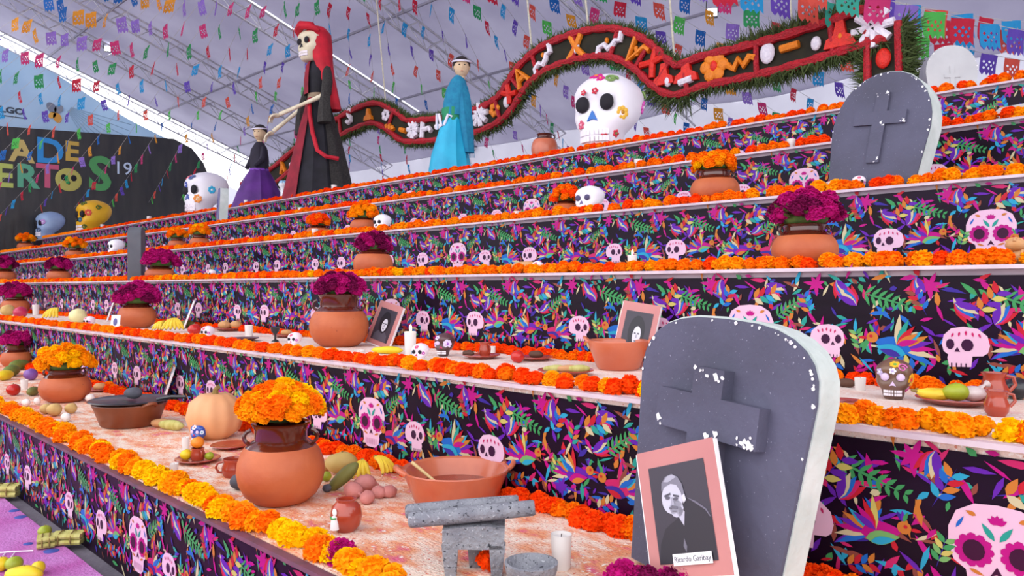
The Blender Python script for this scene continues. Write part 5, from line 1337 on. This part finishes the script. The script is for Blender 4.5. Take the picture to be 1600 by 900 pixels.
veg('purple_onion', 48, 594, 10, mat('onion_skin', '#8a5aa8', '#6e4490', scale=8, rough=.4), 'purple onion behind the white candle cup on the lowest step')
veg('green_squash', 18, 588, (24, 10, 9), mat('green_squash_skin', '#7a8a3a', '#5a6a28', scale=7, rough=.6), 'long green squash heaped at the far end of the lowest step', rz=-.5)
veg('green_squash', 30, 578, (20, 8, 8), MATS['green_squash_skin'], 'shorter green squash resting behind the long one', rz=-.9)
veg('yellow_squash', 8, 594, (20, 9, 8), M_lemon, 'yellow squash in front of the long green squash', rz=-.7)
veg('tamale', 268, 672, (26, 8, 8), M_husk, 'husk-wrapped tamale in front of the pumpkin', 'tamale', rz=.4, stem=False)
veg('tamale', 252, 668, (17, 7, 7), M_bread, 'brown-tipped tamale beside the casserole', 'tamale', rz=.7, stem=False)
veg('garlic_bulb', 141, 628, 7, M_egg, 'white garlic bulb beside the amber marigold pot')
p = tread(160, 611, 1); k = mpx(p); plate('shallow clay plate behind the amber marigold pot', p, 22 * k); veg('bread_roll', 157, 610, (14, 9, 6), M_bread, 'bread roll on the plate behind the amber marigold pot', 'bread', stem=False)

# ------------------------------------------------------------------ second step: plates and food
p = tread(752, 560, 2); k = mpx(p); plate('clay plate with a small red cup beside the chocolate skull', p, 30 * k); cup('small red clay cup on the plate beside the chocolate skull', p + Vector((4 * k, 4 * k, .012)), 9 * k, 22 * k)
fruit('bread_roll', 'dark roll on the red-cup plate', p + Vector((-14 * k, -14 * k, .012)), (12 * k, 7 * k, 5 * k), mat('dark_bread', '#5a3a2c', rough=.8), 'bread', stem=False)
p = tread(835, 563, 2); k = mpx(p); plate('clay plate behind the tomato on the second step', p, 30 * k); fruit('bread_roll', 'brown roll on the plate behind the tomato', p + Vector((2 * k, 2 * k, .012)), (14 * k, 9 * k, 6 * k), MATS['dark_bread'], 'bread', stem=False)
veg('tomato', 809, 567, 11, M_tomato, 'red tomato in front of the plate with a brown roll', k_=2)
p = tread(884, 586, 2); k = mpx(p); plate('wide clay plate of tamales beside the rosy bowl', p, 44 * k)
for j, (dx, mt, lab) in enumerate(((-16, M_husk, 'yellow-ended tamale on the wide plate'), (4, M_bread, 'pale brown tamale at the middle of the wide plate'), (20, M_husk, 'husk tamale nearest the rosy bowl, on the wide plate'))):
    fruit('tamale', lab, p + rt * dx * k + Vector((0, 0, .012)), (20 * k, 7 * k, 6 * k), mt, 'tamale', rz=PI / 4 + .2, stem=False)
p = tread(966, 577, 2); k = mpx(p)
bowl('deep rosy clay bowl below the portrait of the dark-haired person', p, 48 * k, 44 * k, M_claypale, None, 2, .6, rb=.62)
p = tread(430, 534, 2); k = mpx(p)
t = thing('dark_goblet', 'small black goblet on the second step', 'goblet', p)
MB().lathe([(0, 0), (6 * k, 0), (5 * k, 2 * k), (1.6 * k, 4 * k), (1.6 * k, 11 * k), (6 * k, 16 * k), (7.5 * k, 23 * k), (6.5 * k, 23 * k), (4 * k, 17 * k), (0, 15 * k)], 18).build('goblet_body', M_dark, t)
p = tread(448, 527, 2); k = mpx(p); plate('clay plate behind the dark goblet', p, 22 * k); fruit('bread_roll', 'yellow roll on the plate behind the dark goblet', p + Vector((0, 0, .012)), (12 * k, 8 * k, 5 * k), M_bread, 'bread', stem=False)
p = tread(360, 517, 2); k = mpx(p); plate('clay plate with two bread rolls on the second step', p, 26 * k)
for dx, lab in ((-9, 'rounded bread roll on the two-roll plate, the farther'), (9, 'rounded bread roll on the two-roll plate, the nearer')): fruit('bread_roll', lab, p + rt * dx * k + Vector((0, 0, .012)), (12 * k, 9 * k, 7 * k), M_bread, 'bread', stem=False)
p = tread(378, 533, 2); k = mpx(p); plate('dark clay plate at the edge of the second step', p, 26 * k, M_glaze)
p = tread(606, 553, 2); k = mpx(p)
veg('corn_cob', 606, 553, (26, 7, 6), M_lemon, 'yellow corn cob beside the large magenta pot', k_=2, rz=.6)
p = tread(635, 560, 2); plate('small clay plate under the edge of the lit candle', p, 20 * mpx(p))
p = tread(272, 519, 2); k = mpx(p); banana_hand('heap of yellow bananas beside the magenta pot', p, 34 * k, 6, 1.1, 3)
p = tread(255, 518, 2); k = mpx(p); banana_hand('small bunch of ripe bananas nearest the magenta pot', p, 26 * k, 4, .5, 4)
veg('green_squash', 292, 512, (18, 6, 6), M_avo, 'olive squash behind the tomato on the second step', k_=2, rz=.3)
veg('tomato', 304, 524, 10, M_tomato, 'red tomato beside the heap of bananas', k_=2)
veg('cream_squash', 122, 506, (13, 13, 12), mat('cream_squash_skin', '#ece2a8', '#e0d494', scale=5, rough=.5), 'cream squash on the far part of the second step', k_=2)
veg('pomegranate', 32, 497, 10, mat('pomegranate_skin', '#c8305a', '#b02448', scale=6, rough=.35), 'pink pomegranate at the far end of the second step', k_=2)
p = tread(88, 500, 2); k = mpx(p); banana_hand('greenish bananas beside the cream squash', p, 30 * k, 5, .8, 5)
veg('potato', 12, 494, 10, M_potato, 'potato beside the pink pomegranate', k_=2, stem=False)
# right-hand part of the second step
p = tread(1492, 632, 2); k = mpx(p); plate('clay plate with bananas and a green mango beside the candy skull', p, 56 * k)
q = p + Vector((0, 0, .014))
for j, dx in enumerate((-26, -14)):
    t = thing('single_banana', ('yellow banana on the mango plate, outermost of two', 'yellow banana tucked behind the green mango')[j], 'banana', q + rt * dx * k + fw_ * (j * 10) * k, PI / 4 + .1)
    o = MB().tube([((i - 4) * 9 * k, 0, (9 + .35 * (i - 4) ** 2) * k) for i in range(9)], [3 * k, 7 * k, 8.5 * k, 9 * k, 9 * k, 9 * k, 8.5 * k, 7 * k, 3 * k], 8).build('banana_skin', M_banana, t)
    MB().tube([(-36 * k, 0, 14.6 * k), (-44 * k, 0, 17 * k)], 2.6 * k, 6).build('banana_stalk', M_stem, t)
fruit('green_mango', 'yellow-green mango on the plate beside the candy skull', q + rt * -2 * k - fw_ * 6 * k, (20 * k, 14 * k, 14 * k), M_lime, rz=PI / 4)
t = thing('sugar_bag', 'clear bag of pale sugar on the mango plate', 'bag', q + rt * 28 * k, PI / 4)
MB().ball((0, 0, 11 * k), (20 * k, 15 * k, 12 * k), 16, 10, fn=lambda d: 1 + .12 * mnoise.noise(d * 3)).build('bag_body', mat('pale_sugar', '#cdbcb8', '#bfa9a6', scale=20, rough=.3, coat=.5), t)
MB().tube([(10 * k, 0, 18 * k), (18 * k, 0, 24 * k), (24 * k, 2 * k, 26 * k)], [5 * k, 2 * k, 6 * k], 8).build('bag_knot', MATS['pale_sugar'], t)
def jug(lab, p, k):
    t = thing('clay_jug', lab, 'jug', p)
    MB().lathe([(0, 0), (12 * k, 0), (17 * k, 8 * k), (18 * k, 18 * k), (14 * k, 27 * k), (13 * k, 34 * k), (16 * k, 40 * k), (14 * k, 40 * k), (11 * k, 33 * k), (12 * k, 26 * k), (0, 10 * k)], 28).build('jug_body', M_clayred, t)
    MB().tube([(12 * k, 8 * k, 36 * k), (20 * k, 13 * k, 34 * k), (22 * k, 14 * k, 24 * k), (16 * k, 10 * k, 15 * k)], 2.6 * k, 7).build('jug_handle', M_clayred, t)
p = tread(1557, 650, 2); jug('small red clay jug at the front beside the mango plate', p, mpx(p))
p = tread(1553, 628, 2); jug('wider red clay jug standing behind the small one', p, mpx(p) * 1.15)
veg('black_gourd', 1588, 624, 19, M_dark, 'black round gourd behind the red clay jugs', k_=2)
p = tread(1318, 632, 2); plate('clay plate half hidden behind the large slate-blue tombstone', p, 30 * mpx(p)); 
veg('dark_roll', 1322, 605, (16, 9, 7), MATS['dark_bread'], 'dark roll beside the white candle cup on the second step', 'bread', k_=2, stem=False)
# third step: small things
p = shelf(822, 3, .14); k = mpx(p); fruit('bread_loaf', 'pink-brown bread loaf beside a small sugar skull on the third step', p, (24 * k, 14 * k, 10 * k), M_bread, 'bread', rz=.8, stem=False)
for j, (dx, dz, r) in enumerate(((-16, 0, 15), (10, 0, 16), (-2, 22, 14))):
    p = shelf(1588 + dx, 3, .16); k = mpx(p)
    t = thing('round_bread', ('domed sweet bread at the right end of the third step, outer of three', 'domed sweet bread at the right end of the third step, inner of three', 'domed sweet bread on top of two others on the third step')[j], 'bread', p + Vector((0, 0, dz * k)))
    MB().ball((0, 0, r * .7 * k), (r * k, r * k, r * .72 * k), 14, 9).build('loaf', M_bread, t)
    for a in (0.2, 1.7): MB().tube([(r * 1.0 * k * math.cos(a) * c_, r * 1.0 * k * math.sin(a) * c_, (r * .7 + r * .74 * math.sqrt(max(0, 1 - c_ * c_))) * k) for c_ in (-.9, -.5, 0, .5, .9)], 2.4 * k, 6).build('dough_strip', M_bread, t)
p = shelf(952, 3, .2); k = mpx(p); t = thing('low_dish', 'low dark dish in front of the printed hummingbird on the third step', 'dish', p)
MB().lathe([(0, 0), (16 * k, 0), (20 * k, 12 * k), (18 * k, 12 * k), (14 * k, 3 * k), (0, 3 * k)], 22).build('dish_body', M_dark, t)
# fifth step, far right: grey stone lump; fourth step pink cushion
p = shelf(1590, 5, .25); k = mpx(p); t = thing('grey_slab', 'low grey stone slab at the right end of the fifth step', 'stone', p)
MB().prism([(-34 * k, 0), (34 * k, 0), (36 * k, 16 * k), (24 * k, 28 * k), (-20 * k, 26 * k), (-36 * k, 12 * k)], -20 * k, 20 * k).build('slab_body', MATS['chalky_grey_paint'], t)
p = shelf(674, 4, .14); k = mpx(p); fruit('pink_bread', 'pale pink bread on the fourth step beyond the white skull', p, (14 * k, 9 * k, 7 * k), mat('pink_icing', '#e8c0cc', rough=.6), 'bread', rz=.8, stem=False)

# ------------------------------------------------------------------ cockscombs heaped at the foot of the large tombstone
t = thing('cockscomb_heap', 'magenta cockscombs heaped at the foot of the large tombstone', 'flowers', tread(1040, 948, 1)); rg = random.Random(4)
for j in range(30):
    x = -75 + 150 * (j / 29) + rg.uniform(-6, 6); kk = mpx(t.location)
    head('mag' if rg.random() < .75 else 'wine', t, rt * x * kk - fw_ * rg.uniform(-8, 16) * kk + Vector((0, 0, rg.uniform(18, 58) * kk)), .036, rg)
# ------------------------------------------------------------------ ground: sawdust carpet and what lies on it
M_pinkdust = mat('magenta_sawdust', '#b85aa8', '#c880c4', scale=4, rough=.95, bump=.6, bscale=70, c3='#a23a90', detail=8)
m = MB(); m.box((-6.0, EDGE[1] - .09 - 1.2, .012), (11.0, 2.4, .024)); tag(m.build('sawdust_carpet', M_pinkdust, smooth=False), 'magenta sawdust carpet on the ground before the altar', 'sawdust carpet', kind='stuff')
def gnd(px, py): return on_z(px, py, .024)
M_bluedust = mat('blue_sawdust', '#3a4a9a', '#4a5aaa', scale=12, rough=.95)
for j, (x, y, L) in enumerate(((22, 798, 9), (32, 808, 10), (44, 850, 8), (80, 861, 13))):
    p = gnd(x, y); k = mpx(p); o = MB().ball((0, 0, 0), (L * k, L * k * .9, .006), 10, 5).build('petal_patch', M_bluedust, loc=p)
    tag(o, ('blue sawdust petal farthest along the carpet', 'blue sawdust petal second from the far end of the carpet', 'blue sawdust petal beside the white twig', 'blue sawdust petal beside the husk bundle')[j], 'sawdust petal')
def bundle(px, py, L, lab, rz):
    p = gnd(px, py); k = mpx(p); t = thing('husk_bundle', lab, 'husk bundle', p, rz)
    for a in range(3):
        for b in range(2):
            MB().tube([(-L * k, (a - 1) * 9 * k, (5 + b * 9) * k), (0, (a - 1) * 9.5 * k, (6 + b * 9) * k), (L * k, (a - 1) * 9 * k, (5 + b * 9) * k)], 5.2 * k, 7, flat=.85).build('husk', M_husk, t)
    for x in (-.4, .4): MB().tube([(x * L * k, 15.5 * k * math.cos(q), (10 + 11 * math.sin(q)) * k) for q in [2 * PI * i / 12 for i in range(12)]], 1.2 * k, 5, closed=True).build('binding', M_stem, t)
bundle(106, 850, 22, 'bound bundle of pale husks beside a lime on the carpet', PI / 4 + .15)
bundle(8, 776, 20, 'bound bundle of pale husks at the far side of the carpet', PI / 4 + .15)
bundle(72, 855, 12, 'short bundle of husks beside the larger bundle', PI / 4 + .5)
def gfruit(name, px, py, r, mt, lab, **kw):
    p = gnd(px, py); k = mpx(p); rr = tuple(v * k for v in r) if hasattr(r, '__len__') else r * k
    return fruit(name, lab, p, rr, mt, 'fruit', **kw)
gfruit('lime', 70, 839, 10, M_lime, 'lime beside the husk bundle on the sawdust carpet')
gfruit('lemon', 2, 892, 12, M_lemon, 'yellow lemon farthest along the ground heap')
gfruit('lemon', 22, 893, 13, M_lime, 'greenish lemon in the ground heap')
gfruit('lemon', 60, 897, (13, 10, 10), M_lemon, 'yellow lemon resting on the mango at the ground heap')
gfruit('mango', 38, 912, (30, 14, 14), M_lemon, 'long yellow mango nearest in the ground heap', rz=.8)
t = thing('white_twig', 'thin white twig lying on the sawdust carpet', 'twig', gnd(15, 866)); k = mpx(t.location)
MB().tube([rt * -20 * k + Vector((0, 0, 2 * k)), Vector((0, 0, 4 * k)), rt * 32 * k + fw_ * 8 * k + Vector((0, 0, 3 * k))], 1.2 * k, 5).build('twig_stem', M_paper, t)
for a in (-6, 8): MB().tube([rt * a * k + Vector((0, 0, 3 * k)), rt * (a + 6) * k - fw_ * 18 * k + Vector((0, 0, 2 * k))], .9 * k, 5).build('twig_branch', M_paper, t)
print('objects', len(bpy.data.objects), 'tris', sum(len(p.vertices) - 2 for me in bpy.data.meshes for p in me.polygons))
